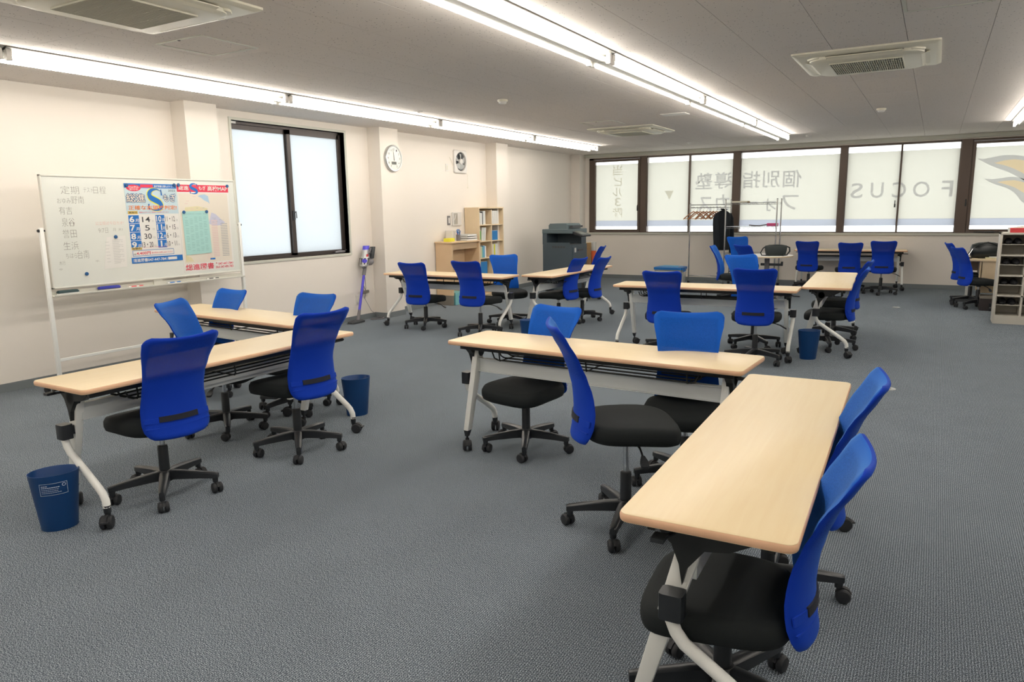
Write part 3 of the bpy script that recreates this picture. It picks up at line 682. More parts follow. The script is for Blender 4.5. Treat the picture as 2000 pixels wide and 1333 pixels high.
# ------------------------------------------------------------ flip top tables
ZT = .70
def make_table():
    t = empty('folding_table')
    hx, hy = .92, .2275
    top = MB().rings([[(x, y, z) for x, y in rrect(hx-.003-i, hy-.003-i, .028)] for i, z in ((.0, ZT-.024), (0, ZT-.0005), (.001, ZT))]).build('tabletop', 'maple', t, True, ang=30)
    def band_r(w_, z): return [(x, y, z) for x, y in rrect(hx-w_, hy-w_, .030)]
    m = MB(); rr_ = [band_r(.004, ZT-.0245), band_r(.0008, ZT-.021), band_r(0, ZT-.014), band_r(0, ZT-.008), band_r(.0015, ZT-.003), band_r(.004, ZT-.0002)]
    m.rings(rr_, cap=False); m.build('edge_band', 'edge', top, True, ang=60)
    m = MB()
    for y in (-.16, .15): m.box(-.86, .86, y-.010, y+.010, ZT-.058, ZT-.025)
    for x in (-.86, .83): m.box(x, x+.03, -.14, .13, ZT-.050, ZT-.025)
    m.build('under_frame', 'blacks', t)
    # wire shelf
    m = MB(); zs = ZT-.118
    for y in (-.13, -.06, .02, .095): m.tube([(-.66, y, zs+.045), (-.645, y, zs+.01), (-.62, y, zs), (.62, y, zs), (.645, y, zs+.01), (.66, y, zs+.045)], .005, 6)
    for x in (-.6, 0, .6): m.tube([(x, -.135, ZT-.045), (x, -.14, zs+.01), (x, -.13, zs-.004), (x, .10, zs-.004), (x, .115, ZT-.045)], .005, 5)
    m.build('wire_shelf', 'blacks', t, True)
    m = MB(); m.box(-.79, .79, .040, .060, .488, .575); m.box(-.79, .79, .060, .078, .488, .494); m.box(-.79, .79, .060, .078, .569, .575); m.build('crossbeam', 'beam', t, bevel=.002)
    for s_ in (-1, 1):
        X = s_*.80
        # bracket: plate under the top narrowing down to the post
        m = MB(); pts = [(-.13, ZT-.027), (.145, ZT-.027), (.135, ZT-.06), (.100, ZT-.095), (.078, .55), (.068, .490), (.056, .54), (.010, .60), (-.055, ZT-.090), (-.12, ZT-.055)]
        m.prism([(y, z) for y, z in pts], -.018, .018, Matrix(((0,0,1,X+s_*.022),(1,0,0,0),(0,1,0,0),(0,0,0,1))))
        m.lathe([(.032, -.03), (.034, -.025), (.034, .02), (.028, .024)], 16, rmat((X+s_*.01, .045, ZT-.085), 0, 0, PI/2))
        m.build('bracket', 'blacks', t)
        # straight post leaning to the +y side
        a = (.038, .655); b = (.185, .125)
        m = MB()
        def ql(cy, cz, w_, d_): return [(X-d_, cy-w_, cz), (X+d_, cy-w_, cz), (X+d_, cy+w_, cz), (X-d_, cy+w_, cz)]
        m.hexa(ql(b[0], b[1], .023, .018), ql(a[0], a[1], .036, .020))
        post = m.build('straight_leg', 'white', t, True, bevel=.005)
        m = MB(); m.hexa(ql(b[0]+.008, .088, .010, .010), ql(b[0], b[1]+.004, .020, .017)); m.lathe([(.008, .05), (.008, .09)], 8, Matrix.Translation((X, b[0]+.008, 0))); m.build('foot_cap', 'black', post)
        def cast(px, py, ang, par):
            m = MB(); mt = rmat((px, py, 0), ang)
            for q in (-1, 1): m.lathe([(.012, -.012), (.031, -.011), (.034, -.004), (.034, .005), (.028, .011), (.006, .013)], 18, mt @ Matrix.Translation((.022, q*.0165, .034)) @ Matrix.Rotation(-q*PI/2, 4, 'X'))
            m.rings([[(.022+.037*math.cos(k_), y, .034+.037*math.sin(k_)) for k_ in (R(15), R(50), R(90), R(130), R(165))]+[(.022+.028*math.cos(k_), y, .034+.028*math.sin(k_)) for k_ in (R(165), R(130), R(90), R(50), R(15))] for y in (-.008, .008)], True, mt)
            m.box(.048, .068, -.018, .018, .040, .047, mt)
            m.lathe([(.011, .05), (.013, .075)], 8, mt); return m.build('caster', 'rubber', par, True)
        cast(X, b[0]+.008, 2.2 if s_ > 0 else .9, post)
        # curved tube from the clamp to the -y foot
        Xc = X+s_*.065
        path = [(Xc, .086, .475), (Xc, .088, .43), (Xc, .086, .395), (Xc, .074, .365), (Xc, .050, .335), (Xc, -.06, .262), (Xc, -.165, .190), (Xc, -.195, .165), (Xc, -.212, .135), (Xc, -.216, .10)]
        tb = MB().tube(path, .0185, 12).build('curved_leg', 'white', t, True)
        m = MB(); m.rings([[(Xc-.001*s_+x, .086+y, z) for x, y in rrect(.028, .033, .010, 2)] for z in (.405, .41, .475, .480)]); m.box(min(X, Xc), max(X, Xc), .075, .10, .42, .465); m.build('clamp', 'black', tb, True)
        m = MB(); m.lathe([(.014, .062), (.018, .08), (.0185, .112)], 10, Matrix.Translation((Xc, -.216, 0))); m.build('foot_cap', 'black', tb, True)
        cast(Xc, -.216, -1.1 if s_ > 0 else -2.4, tb)
    m = MB(); m.tube([(.80, -.06, ZT-.06), (.87, -.07, ZT-.065), (.90, -.09, ZT-.065)], .006, 6); m.box(.875, .935, -.105, -.07, ZT-.070, ZT-.060); m.build('flip_lever', 'black', t)
    m = MB(); m.tube([(-.80, .08, ZT-.06), (-.87, .10, ZT-.06), (-.89, .12, ZT-.06)], .006, 6); m.box(-.915, -.87, .10, .135, ZT-.066, ZT-.054); m.build('flip_lever', 'black', t)
    return t
tab0 = make_table()
TL_ = 'pale maple flip top table on white casters legs, '
TB = [
 (-.478, 2.64, 91.6, 'pale maple flip top table running towards the camera at the lower right'),
 (-1.672, 3.842, 176.9, 'pale maple flip top table crossing the centre of the room'),
 (-3.605, 2.765, 89.3, 'pale maple flip top table at the lower left beside the trash bin with writing'),
 (-4.88, 3.99, 175.2, 'pale maple flip top table behind the front left one, near the whiteboard'),
 (-2.02, 7.465, 2.8, 'pale maple flip top table behind the centre one, two blue chairs on its near side'),
 (-.935, 8.62, 93.2, 'pale maple flip top table seen end on at the middle right, beside a trash bin'),
 (-5.39, 7.715, .2, 'pale maple flip top table by the wall column under the clock'),
 (-4.19, 8.80, 89, 'pale maple flip top table slanting away in front of the copier'),
 (-1.315, 14.52, 4.5, 'pale maple flip top table against the wall under the FOCUS windows'),
]
for i, (x, y, d, l) in enumerate(TB):
    t = tab0 if i == 0 else copy_tree(tab0)
    t.location = (x, y, 0); t.rotation_euler.z = R(d); tag(t, l, 'table', 'flip top tables set out in the classroom')

# ------------------------------------------------------------ trash bins
def make_bin():
    b_ = empty('trash_bin'); ax, ay = .86, .68
    ro = [(.088, 0), (.092, .004), (.126, .285), (.128, .287)]; ri = [(.125, .287), (.122, .284), (.090, .008), (.02, .008)]
    MB().lathe(ro+ri, 36, None, ax, ay).build('bin_body', 'bin', b_, True)
    return b_
bin0 = make_bin()
def binsurf(cx):       # printed label on the -y side
    def P(u, v, l=0):
        r = .0915+(v-.004)*(.126-.0915)/.281+.0012; a = cx+u/r/.78
        return (r*.86*math.cos(a), r*.68*math.sin(a), v)
    return P
for i, (x, y, d, l) in enumerate(((-3.622, 1.785, 62, 'navy plastic trash bin with a white printed label, at the lower left'), (-3.67, 3.99, 60, 'navy plastic trash bin behind the right end of the left tables'), (-1.0, 7.58, 35, 'navy plastic trash bin beside the short side table, centre right'), (-3.86, 7.05, 15, 'navy plastic trash bin mostly hidden behind the centre blue chair'))):
    o = bin0 if i == 0 else copy_tree(bin0); o.location = (x, y, 0); o.rotation_euler.z = R(d)
    tag(o, l, 'trash bin', 'navy trash bins')
    if i == 0: first_bin = o
P = binsurf(-1.62)
t = TX(P); 
for k in range(10): t.rect(-.055+.011*k, -.044+.011*k, .190, .1915).rect(-.055+.011*k, -.044+.011*k, .2485, .250)
t.rect(-.055, -.0535, .190, .250).rect(.0535, .055, .190, .250)
for k, (a0, a1) in enumerate(((-.048,-.022),(-.048,.024),(-.048,.020),(-.048,.018),(-.048,.030))):
    v = .236-k*.0085; q = int((a1-a0)/.008)
    for j in range(max(1, q)): t.rect(a0+j*(a1-a0)/q, a0+(j+.85)*(a1-a0)/q, v, v+.0035 if k < 2 else v+.002)
for j in range(12):
    a = 2*PI*j/12; a2 = 2*PI*(j+1)/12; c0, c1 = .041, .236
    t.poly([(c0+.008*math.cos(a), c1+.008*math.sin(a)), (c0+.008*math.cos(a2), c1+.008*math.sin(a2)), (c0+.006*math.cos(a2), c1+.006*math.sin(a2)), (c0+.006*math.cos(a), c1+.006*math.sin(a))])
t.build('printed_label', 'print', first_bin)

# ------------------------------------------------------------ whiteboard
wx = -6.35
wb = empty('whiteboard', (wx, 4.27, 0), 0, 'wheeled whiteboard on white legs along the left wall, covered in handwriting and posters', 'whiteboard')
MB().box(-.014, .010, -.945, .955, .915, 1.835).build('panel', 'wbface', wb, bevel=.002)
m = MB(); a, b_, c_, d_ = -.955, .965, .905, 1.845
m.box(-.018, .016, a, b_, c_, c_+.014).box(-.018, .016, a, b_, d_-.014, d_).box(-.018, .016, a, a+.012, c_, d_).box(-.018, .016, b_-.012, b_, c_, d_); m.build('frame', 'tray', wb, bevel=.003)
for y in (-.985, .995):
    m = MB(); m.box(-.02, .012, y-.016, y+.016, .06, 1.415)
    lg = m.build('leg', 'white', wb, True, bevel=.006)
    m = MB(); m.box(-.27, .25, y-.016, y+.016, .055, .085); m.build('foot', 'white', lg, bevel=.004)
    for x in (-.24, .22):
        m = MB(); m.lathe([(.006, .03), (.006, .06)], 6, Matrix.Translation((x, y, 0)))
        for q in (-1, 1): m.lathe([(.022, -.007), (.022, .007)], 14, Matrix.Translation((x+.012, y+q*.010, .022)) @ Matrix.Rotation(PI/2, 4, 'X'))
        m.build('caster', 'rubber', lg)
    s_ = -1 if y < 0 else 1
    m = MB(); m.tube([(-.004, y-s_*.03, 1.39), (-.004, y+s_*.018, 1.39)], .008, 8); m.lathe([(.014, 0), (.012, .012)], 10, rmat((-.004, y+s_*.016, 1.39), 0, -s_*PI/2)); m.build('pivot_knob', 'black', lg)
MB().box(-.012, .004, -.97, .98, .29, .315).build('lower_bar', 'white', wb, bevel=.003)
m = MB(); m.box(-.012, .05, -.97, .98, .845, .850); m.box(.046, .052, -.97, .98, .850, .862); m.box(-.016, -.008, -.97, .98, .845, .885); m.build('pen_tray', 'tray', wb, bevel=.0015)
m = MB(); m.box(-.012, .006, -.04, .05, .86, .91); m.build('tray_bracket', 'tray', wb)
def wplane(u, v, l=0): return (.0108+l, u-4.27, v)
t = TX(wplane)
for body, u0, u1, v0, v1 in (('定期', 3.474, 3.625, 1.690, 1.755), ('テスト', 3.665, 3.745, 1.705, 1.745), ('日程', 3.750, 3.860, 1.695, 1.755), ('おゆみ', 3.435, 3.545, 1.612, 1.655), ('野南', 3.55, 3.657, 1.610, 1.672), ('有吉', 3.44, 3.548, 1.520, 1.583), ('泉谷', 3.452, 3.557, 1.420, 1.492), ('誉田', 3.448, 3.562, 1.325, 1.395), ('生浜', 3.442, 3.567, 1.225, 1.292), ('ちはら', 3.452, 3.545, 1.155, 1.195), ('台南', 3.55, 3.648, 1.145, 1.215), ('木行', 3.39, 3.44, 1.10, 1.135), ('中', 3.385, 3.41, 1.055, 1.075), ('中.', 3.70, 3.735, 1.105, 1.125)):
    t.word(body, u0, u1, v0, v1, -.018)
t.word('9/7日', 3.755, 3.84, 1.355, 1.40, -.02).word('月', 3.885, 3.91, 1.368, 1.395, -.02).word('末I', 3.935, 3.975, 1.37, 1.395, -.02)
t.build('handwriting', 'ink', wb, True)
TX(wplane).word('公立模試今日カオ!', 3.735, 3.99, 1.425, 1.455, -.02).build('red_handwriting', 'inkred', wb)

def serif_s(t, u0, u1, v0, v1, k=1.0, lift=0):
    c = [(.88,.80),(.80,.93),(.60,.99),(.34,.95),(.17,.80),(.22,.62),(.45,.50),(.72,.38),(.84,.22),(.74,.07),(.46,.01),(.20,.06),(.10,.20)]
    w_ = [.02,.04,.08,.15,.22,.26,.27,.26,.22,.15,.08,.04,.02]
    L = []; Rr = []
    pts = smooth_poly(c, 4)[:4*(len(c)-1)+1]
    for i, p in enumerate(pts):
        a = Vector(pts[max(0, i-1)]); b = Vector(pts[min(len(pts)-1, i+1)]); d = (b-a).normalized(); n_ = Vector((-d.y, d.x))
        x = i/4; j = min(int(x), len(w_)-2); ww = (w_[j]+(w_[j+1]-w_[j])*(x-j))*k+(k-1)*.04
        P_ = Vector(p); L.append(P_+n_*ww*.5); Rr.append(P_-n_*ww*.5)
    f = lambda q: (u0+q.x*(u1-u0), v0+q.y*(v1-v0))
    t.cut(); ribbon(t, [f(q) for q in L], [f(q) for q in Rr], lift)
    t.poly([f(Vector(q)) for q in ((.86,.98),(.92,.98),(.95,.70),(.86,.70))], lift); t.poly([f(Vector(q)) for q in ((.05,.02),(.11,.02),(.13,.30),(.04,.30))], lift)

def flat(name, u0, u1, v0, v1, mt_, label, cat, thick=.0012, skew=None, base=0):
    o = empty(name, (wx, 4.27, 0), 0, label, cat)
    th = .0105+base
    if skew is None: skew = [(u0,v0),(u1,v0),(u1,v1),(u0,v1)]
    q = [(th, u-4.27, v) for u, v in skew]; q2 = [(th+thick, u-4.27, v) for u, v in skew]
    MB().hexa(q, q2).build('sheet', mt_, o); return o, (lambda u, v, l=0: (th+thick+.0005+l, u-4.27, v))
# poster with mock exam dates
po, P = flat('exam_poster', 4.03, 4.555, 1.068, 1.790, 'paper', 'blue and white exam date poster with month grid pinned on the whiteboard', 'poster')
U = lambda a: 4.03+.525*a
V_ = lambda b: 1.068+.722*b
TX(P).rect(U(0), U(1), V_(.62), V_(1)).build('pale_panel', 'plblue', po)
t = TX(P)
for k in range(8):
    du, dv = .0045*math.cos(k*PI/4), .0045*math.sin(k*PI/4); t.word('総進', U(.02)+du, U(.37)+du, V_(.765)+dv, V_(.875)+dv, .012, .0006).word('もぎ', U(.72)+du, U(.97)+du, V_(.775)+dv, V_(.875)+dv, .012, .0006)
t.build('blue_outline', 'pblue', po, False, True); t = TX(P); t.rect(U(0), U(1), V_(.945), V_(1), .0004).rect(U(0), U(1), V_(0), V_(.075), .0004)
for k in range(4):
    v1 = .605-.107*k; t.rect(U(.02), U(.215), V_(v1-.1), V_(v1), .0004).rect(U(.53), U(.705), V_(v1-.1), V_(v1), .0004)
t.outline(U(.03), U(.83), V_(.09), V_(.165), .004, .0004)
serif_s(t, U(.40), U(.72), V_(.665), V_(.935), 1.0, .0010); t.build('blue_print', 'pblue', po, True)
t = TX(P); serif_s(t, U(.40), U(.72), V_(.665), V_(.935), 1.35, .0006); t.build('yellow_outline', 'yellow', po, False, True)
t = TX(P)
for k, (a, b) in enumerate((('6', '10'), ('7', '11'), ('8', '12'), ('9', '1'))):
    v1 = .605-.107*k
    t.word(a, U(.035), U(.125), V_(v1-.088), V_(v1-.012), .03, .001).word('月', U(.14), U(.205), V_(v1-.088), V_(v1-.045), .01, .001)
    t.word(b, U(.54) if len(b) > 1 else U(.582), U(.64) if len(b) > 1 else U(.612), V_(v1-.088), V_(v1-.012), .02, .001).word('月', U(.65), U(.70), V_(v1-.088), V_(v1-.045), .01, .001)
t.word('高校受験公開もぎテスト', U(.56), U(.96), V_(.955), V_(.985), .01, .001).word('総進図書047-447-7841', U(.03), U(.68), V_(.015), V_(.06), .015, .001)
t.rect(U(.70), U(.88), V_(.02), V_(.055), .001)
t.word('総進', U(.02), U(.37), V_(.765), V_(.875), .010, .0012).word('もぎ', U(.72), U(.97), V_(.775), V_(.875), .010, .0012)
t.build('white_print', 'paper', po, True)
t = TX(P)
for k, (a, b) in enumerate((('14', '11・12'), ('5', '8・15'), ('30', '6・13'), ('13・20', '10・11'))):
    v1 = .605-.107*k
    w0, w1 = {'14': (.27, .42), '5': (.31, .40), '30': (.28, .42), '13・20': (.225, .435)}[a]
    t.word(a, U(w0), U(w1), V_(v1-.088), V_(v1-.02), .004, .0006).word(b, U(.72), U(.91), V_(v1-.085), V_(v1-.02), .002, .0006)
t.word('2025', U(.83), U(.97), V_(.905), V_(.93), .0, .0006).word('実施日', U(.035), U(.185), V_(.628), V_(.65), .01, .0014).word('受験料', U(.03), U(.20), V_(.175), V_(.197), .01, .0014).word('1回', U(.045), U(.09), V_(.105), V_(.125), .0, .0006)
t.build('black_print', 'pdark', po, True)
t = TX(P); 
for k in range(4): v1 = .605-.107*k; t.word('土' if k == 0 else '日', U(.455), U(.49), V_(v1-.085), V_(v1-.06), 0, .0006).word('日', U(.93), U(.965), V_(v1-.085), V_(v1-.06), 0, .0006)
t.build('grey_print', 'pgrey', po, False, True)
TX(P).rect(U(.02), U(.20), V_(.62), V_(.658), .0006).rect(U(.02), U(.215), V_(.17), V_(.203), .0006).build('mustard_print', 'pyel', po, True)
TX(P).word('正確な志望校判定!', U(.04), U(.97), V_(.672), V_(.728), .011, .0014).build('orange_print', 'porange', po)
t = TX(P); t.word('4,400円', U(.10), U(.37), V_(.103), V_(.145), .015, .0008).word('塾の先生にお申し込みください', U(.39), U(.80), V_(.112), V_(.135), .0, .0008).word('開催日以外の日に実施する会場もあります', U(.23), U(.80), V_(.632), V_(.648), 0, .0008).word('クレジットカードでのお支払いができます', U(.24), U(.75), V_(.19), V_(.204), 0, .0008)
t.rect(U(.30), U(.54), V_(.952), V_(.99), .0008)
for j in range(14):
    a = 2*PI*j/14; a2 = 2*PI*(j+1)/14; t.poly([(U(.17), V_(.955)), (U(.17)+.072*math.cos(a), V_(.945)+.03*math.sin(a)), (U(.17)+.072*math.cos(a2), V_(.945)+.03*math.sin(a2))], .0007)
t.build('red_print', 'pred', po, False, True)
TX(P).word('Web申込', U(.07), U(.27), V_(.945), V_(.968), .01, .0014).word('受付中', U(.09), U(.25), V_(.918), V_(.94), .01, .0014).build('small_white_print', 'paper', po)
# map poster
pm_, P = flat('map_poster', 4.56, 5.152, .945, 1.793, 'paper', 'white school map poster with red header at the right of the whiteboard', 'poster')
U = lambda a: 4.56+.592*a
V_ = lambda b: .945+.848*b
TX(P).rect(U(0), U(1), V_(.915), V_(.997)).build('red_header', 'pred', pm_)
t = TX(P); t.rect(U(.02), U(.97), V_(.10), V_(.90)); t.build('map_ground', 'pcream', pm_)
t = TX(P); t.poly([(U(.55), V_(.55)), (U(.62), V_(.68)), (U(.70), V_(.66)), (U(.80), V_(.60)), (U(.88), V_(.56)), (U(.80), V_(.53)), (U(.66), V_(.52))], .0004); t.build('map_lilac', 'pmap1', pm_)
t = TX(P); t.poly([(U(.38), V_(.87)), (U(.44), V_(.885)), (U(.52), V_(.89)), (U(.58), V_(.87)), (U(.60), V_(.78)), (U(.57), V_(.80)), (U(.50), V_(.82)), (U(.44), V_(.85))], .0004); t.build('map_water', 'pmap2', pm_)
t = TX(P); t.poly([(U(.10), V_(.67)), (U(.12), V_(.74)), (U(.35), V_(.755)), (U(.55), V_(.73)), (U(.55), V_(.68)), (U(.30), V_(.665))], .0004).poly([(U(.05), V_(.12)), (U(.05), V_(.2)), (U(.15), V_(.17)), (U(.2), V_(.12))], .0004); t.build('map_yellow', 'pmap3', pm_, True)
t = TX(P)
for k in range(22): t.rect(U(.60), U(.72), V_(.16+.02*k), V_(.17+.02*k), .0006)
for k in range(14): t.rect(U(.46), U(.57), V_(.13+.005*k), V_(.131+.005*k), .0006)
for x, y in ((.15,.81),(.22,.72),(.30,.70),(.40,.72),(.12,.78),(.28,.86),(.48,.70)): t.rect(U(x), U(x+.06), V_(y), V_(y+.006), .0006)
t.build('pink_list', 'pmap4', pm_, False, True)
t = TX(P)
for k in range(20): t.rect(U(.78), U(.92), V_(.16+.02*k), V_(.168+.02*k), .0006)
for x, y in ((.65,.60),(.70,.57),(.76,.59),(.62,.565),(.80,.555),(.2,.69),(.33,.73),(.45,.73)): t.rect(U(x), U(x+.04), V_(y), V_(y+.004), .0008)
t.word('高等学校一覧', U(.62), U(.70), V_(.61), V_(.62), 0, .0006).word('私立', U(.80), U(.86), V_(.585), V_(.595), 0, .0006); t.build('grey_list', 'pgrey', pm_, False, True)
t = TX(P); t.rect(U(.52), U(.62), V_(.125), V_(.145), .0006); serif_s(t, U(.23), U(.40), V_(.895), V_(1.01), 1.1, .001); t.build('blue_print', 'pblue', pm_, True)
t = TX(P); t.word('総進', U(.03), U(.22), V_(.935), V_(.985), .012, .0008).word('もぎ', U(.41), U(.55), V_(.94), V_(.985), .012, .0008).word('高校MAP', U(.58), U(.98), V_(.93), V_(.988), .014, .0008); t.build('white_print', 'paper', pm_, True)
t = TX(P); t.word('総進図書', U(.03), U(.58), V_(.018), V_(.09), .014, .0008).word('℡ 047-447-7841', U(.62), U(.98), V_(.055), V_(.085), .01, .0008).word('FAX 047-490-7401', U(.62), U(.98), V_(.015), V_(.045), .01, .0008); t.build('red_print', 'pred', pm_, True)
# mint sheet over the map
mi, P = flat('mint_timetable_sheet', 4.592, 4.888, 1.117, 1.535, 'mint', 'pale mint paper sheet with small print pinned over the map poster', 'paper sheet', base=.0045, skew=[(4.597,1.112),(4.892,1.122),(4.884,1.540),(4.590,1.533)])
t = TX(P); t.word('公立高等学校入学者選抜一覧', 4.625, 4.84, 1.505, 1.515, 0)
for c in range(5):
    for k in range(22):
        if (c*7+k*3) % 5: t.rect(4.615+.052*c, 4.615+.052*c+.030+.004*((k+c) % 3), 1.150+.0155*k, 1.153+.0155*k)
t.build('small_print', 'minttext', mi, False, True)
# white notes sheet
wn_, P = flat('note_sheet', 3.78, 3.99, 1.043, 1.326, 'paper', 'curling white notes sheet held by one magnet on the whiteboard', 'paper sheet', skew=[(3.768,1.040),(3.980,1.045),(3.995,1.325),(3.820,1.318)])
t = TX(P)
for k in range(15):
    t.rect(3.865, 3.865+.06+.01*(k % 3), 1.085+.0145*k, 1.0875+.0145*k)
    if k % 2: t.rect(3.80, 3.83+.005*(k % 3), 1.085+.0145*k, 1.087+.0145*k)
    if k % 3: t.rect(3.945, 3.965, 1.085+.0145*k, 1.087+.0145*k)
t.build('small_print', 'pgrey', wn_, False, True)
for (y, z), l, b0 in zip(((4.054,1.773),(4.534,1.783),(4.580,1.786),(5.142,1.785),(4.610,1.528),(4.867,1.530),(3.901,1.318),(3.607,1.012)),
    ('top left corner of the blue exam poster','top right corner of the blue exam poster','top left corner of the map poster','top right corner of the map poster','left corner of the mint sheet','right corner of the mint sheet','top of the curling white notes sheet','bare lower left of the whiteboard, holding nothing'), (.003,.003,.003,.003,.007,.007,.003,0)):
    o = empty('magnet', (wx+.0105+b0, y, z), 0, 'round blue magnet at the '+l, 'magnet', 'blue magnets on the whiteboard')
    MB().lathe([(.016, 0), (.016, .006), (.013, .009)], 16, Matrix.Rotation(PI/2, 4, 'Y')).build('cap', 'magnet', o, True)
# erasers and pens
def eraser(y, l, top, bot, w_=.085, dx=0):
    o = empty('board_eraser', (wx+.022, y, .851), 0, l, 'eraser', None)
    MB().rings([[(x, yy, z) for x, yy in rrect(.022, w_, .012, 3)] for z in (0, .018)]).build('felt', bot, o, True)
    MB().rings([[(x, yy, z) for x, yy in rrect(a, b, .012, 3)] for a, b, z in ((.024, w_+.002, .018), (.024, w_+.002, .030), (.018, w_-.006, .040))]).build('grip', top, o, True)
eraser(3.425, 'dark green whiteboard eraser at the left end of the pen tray', mat('dark_green_plastic', (.012, .045, .05), .4), 'beam')
eraser(3.785, 'blue and grey whiteboard eraser, second from the left on the pen tray', mat('cobalt_plastic', (.02, .03, .35), .35), 'greyp', .095)
for y, l, cap in ((4.03, 'marker pen with red cap on the pen tray', 'red'), (4.42, 'marker pen with blue cap on the pen tray', 'pblue'), (4.86, 'marker pen with black cap on the pen tray', 'black')):
    o = empty('marker_pen', (wx+.03, y, .860), 0, l, 'pen', 'marker pens on the whiteboard tray')
    MB().tube([(0,-.07,0),(0,.03,0)], .009, 10).build('barrel', 'fanw', o, True); MB().tube([(0,.03,0),(0,.07,0)], .0095, 10).build('cap', cap, o, True)
    MB().tube([(0,-.045,0),(0,.005,0)], .0093, 10).build('printed_wrap', cap, o, True)

# ------------------------------------------------------------ wall items
ck = empty('wall_clock', (-6.71, 8.285, 2.24), 0, 'round silver rimmed wall clock with digital strip on the second column', 'clock')
mt = Matrix.Rotation(PI/2, 4, 'Y')
MB().lathe([(.185, 0), (.185, .03), (.175, .042), (.160, .040), (.158, .030)], 48, mt).build('rim', 'rim', ck, True)
MB().lathe([(.160, .026), (.160, .031)], 48, mt).build('dial', 'clockf', ck)
def cplane(u, v, l=0): return (.0315+l, u, v)
t = TX(cplane)
for k in range(1, 13):
    if k in (6,): continue
    a = R(90-30*k); cx_, cz = -.125*math.cos(a)*-1, .125*math.sin(a); s_ = .011 if k < 10 else .017
    t.word(str(k), cx_-s_, cx_+s_, cz-.014, cz+.014, .0)
t.build('numeral', 'pdark', ck, True)
TX(cplane).rect(-.055, .055, -.085, -.045).build('digital_display', 'lcd', ck)
t = TX(cplane); t.word('11 25 00', -.045, .045, -.077, -.054, .0, .0006); t.build('display_digits', 'pdark', ck)
t = TX(cplane)
for ang, ln, w_ in ((R(90+7), .125, .005), (R(90+4), .080, .007)):
    dx, dz = math.cos(ang), math.sin(ang); nx, nz = -dz*w_, dx*w_
    t.poly([(-dx*.03+nx, -dz*.03+nz), (-dx*.03-nx, -dz*.03-nz), (dx*ln-nx*.3, dz*ln-nz*.3), (dx*ln+nx*.3, dz*ln+nz*.3)], .003)
t.build('hand', 'pdark', ck, True)
fn = empty('ventilation_fan', (XL, 10.30, 2.30), 0, 'white square ventilation fan high on the left wall with pull cord', 'fan')
n_ = 48
def sqp(a, h_):
    c_, d_ = math.cos(a), math.sin(a); k_ = h_/max(abs(c_), abs(d_)); return (k_*c_, k_*d_)
sq = [sqp(2*PI*(k+.5)/n_, .185) for k in range(n_)]; ring = [(.152*math.cos(2*PI*(k+.5)/n_), .152*math.sin(2*PI*(k+.5)/n_)) for k in range(n_)]
def yz(pts, x): return [(x, a, b) for a, b in pts]
MB().rings([yz(sq, 0), yz(sq, .028), yz([(a*.95, b*.95) for a, b in sq], .036), yz([(a*1.04, b*1.04) for a, b in ring], .040), yz(ring, .034), yz(ring, .006)], cap=False).build('housing', 'fanw', fn, True, ang=30)
MB().lathe([(.152, .002), (.152, .006)], 32, mt).build('duct_backing', 'dgreyp', fn)
bl = None
for k in range(5):
    a = k*2*PI/5+.3
    if k == 1 or k == 2: continue
    m = MB(); m.add([(.018, .03*math.cos(a-.4), .03*math.sin(a-.4)), (.012, .13*math.cos(a-.55), .13*math.sin(a-.55)), (.020, .135*math.cos(a-.1), .135*math.sin(a-.1)), (.034, .13*math.cos(a+.40), .13*math.sin(a+.40)), (.030, .03*math.cos(a+.5), .03*math.sin(a+.5))], [(0,1,2,3,4)]); m.build('blade', 'fang', fn)
for k in (1, 2):
    a = k*2*PI/5+.3
    m = MB(); m.add([(.018, .03*math.cos(a-.3), .03*math.sin(a-.3)), (.012, .13*math.cos(a-.3), .13*math.sin(a-.3)), (.030, .13*math.cos(a+.25), .13*math.sin(a+.25)), (.030, .03*math.cos(a+.3), .03*math.sin(a+.3))], [(0,1,2,3)]); m.build('blade', 'fang', fn)
MB().lathe([(.045, .012), (.045, .045), (.03, .055), (.002, .057)], 20, mt).build('hub', 'fanw', fn, True)
m = MB(); m.tube([(.045, .13, -.20), (.05, .16, -.20), (.05, .16, -.40)], .0025, 5); m.lathe([(.006, 0), (.008, -.03)], 6, Matrix.Translation((.05, .16, -.40))); m.build('pull_cord', 'cream', fn)
MB().tube([(.01, -.19, -.08), (.012, -.26, .02), (.012, -.30, .06)], .003, 5).build('power_cable', 'cream', fn)
def plate(name, y, z, hy, hz, l, cat, face='greyp', bodym='fanw'):
    o = empty(name, (XL, y, z), 0, l, cat); MB().box(0, .010, -hy, hy, -hz, hz).build('cover_plate', bodym, o, bevel=.002)
    MB().box(.010, .013, -hy*.45, hy*.45, -hz*.6, hz*.6).build('rocker', face, o, bevel=.001); return o
plate('wall_outlet', 9.93, 2.19, .035, .06, 'small wall outlet left of the ventilation fan', 'outlet', 'cream')
plate('light_switch', 9.94, 1.345, .04, .075, 'grey metal light switch plate above the reception desk', 'switch', 'fanw', 'greyp')
plate('wall_outlet', 7.66, .30, .035, .06, 'low wall outlet behind the stick vacuum cleaner', 'outlet', 'cream')
nf = empty('notice_holder', (XL, 10.15, 1.37), 0, 'white framed notice holder beside the light switch', 'frame')
MB().box(0, .03, -.125, .125, -.11, .11).build('frame', 'fanw', nf, bevel=.004); MB().box(.03, .032, -.10, .01, -.09, .09).build('grey_notice', 'rim', nf); MB().hexa([(.032,-.09,-.02),(.032,-.07,-.02),(.034,-.07,-.02),(.034,-.09,-.02)],[(.032,-.05,.07),(.032,-.03,.07),(.034,-.03,.07),(.034,-.05,.07)]).build('pen_mark', 'paper', nf)

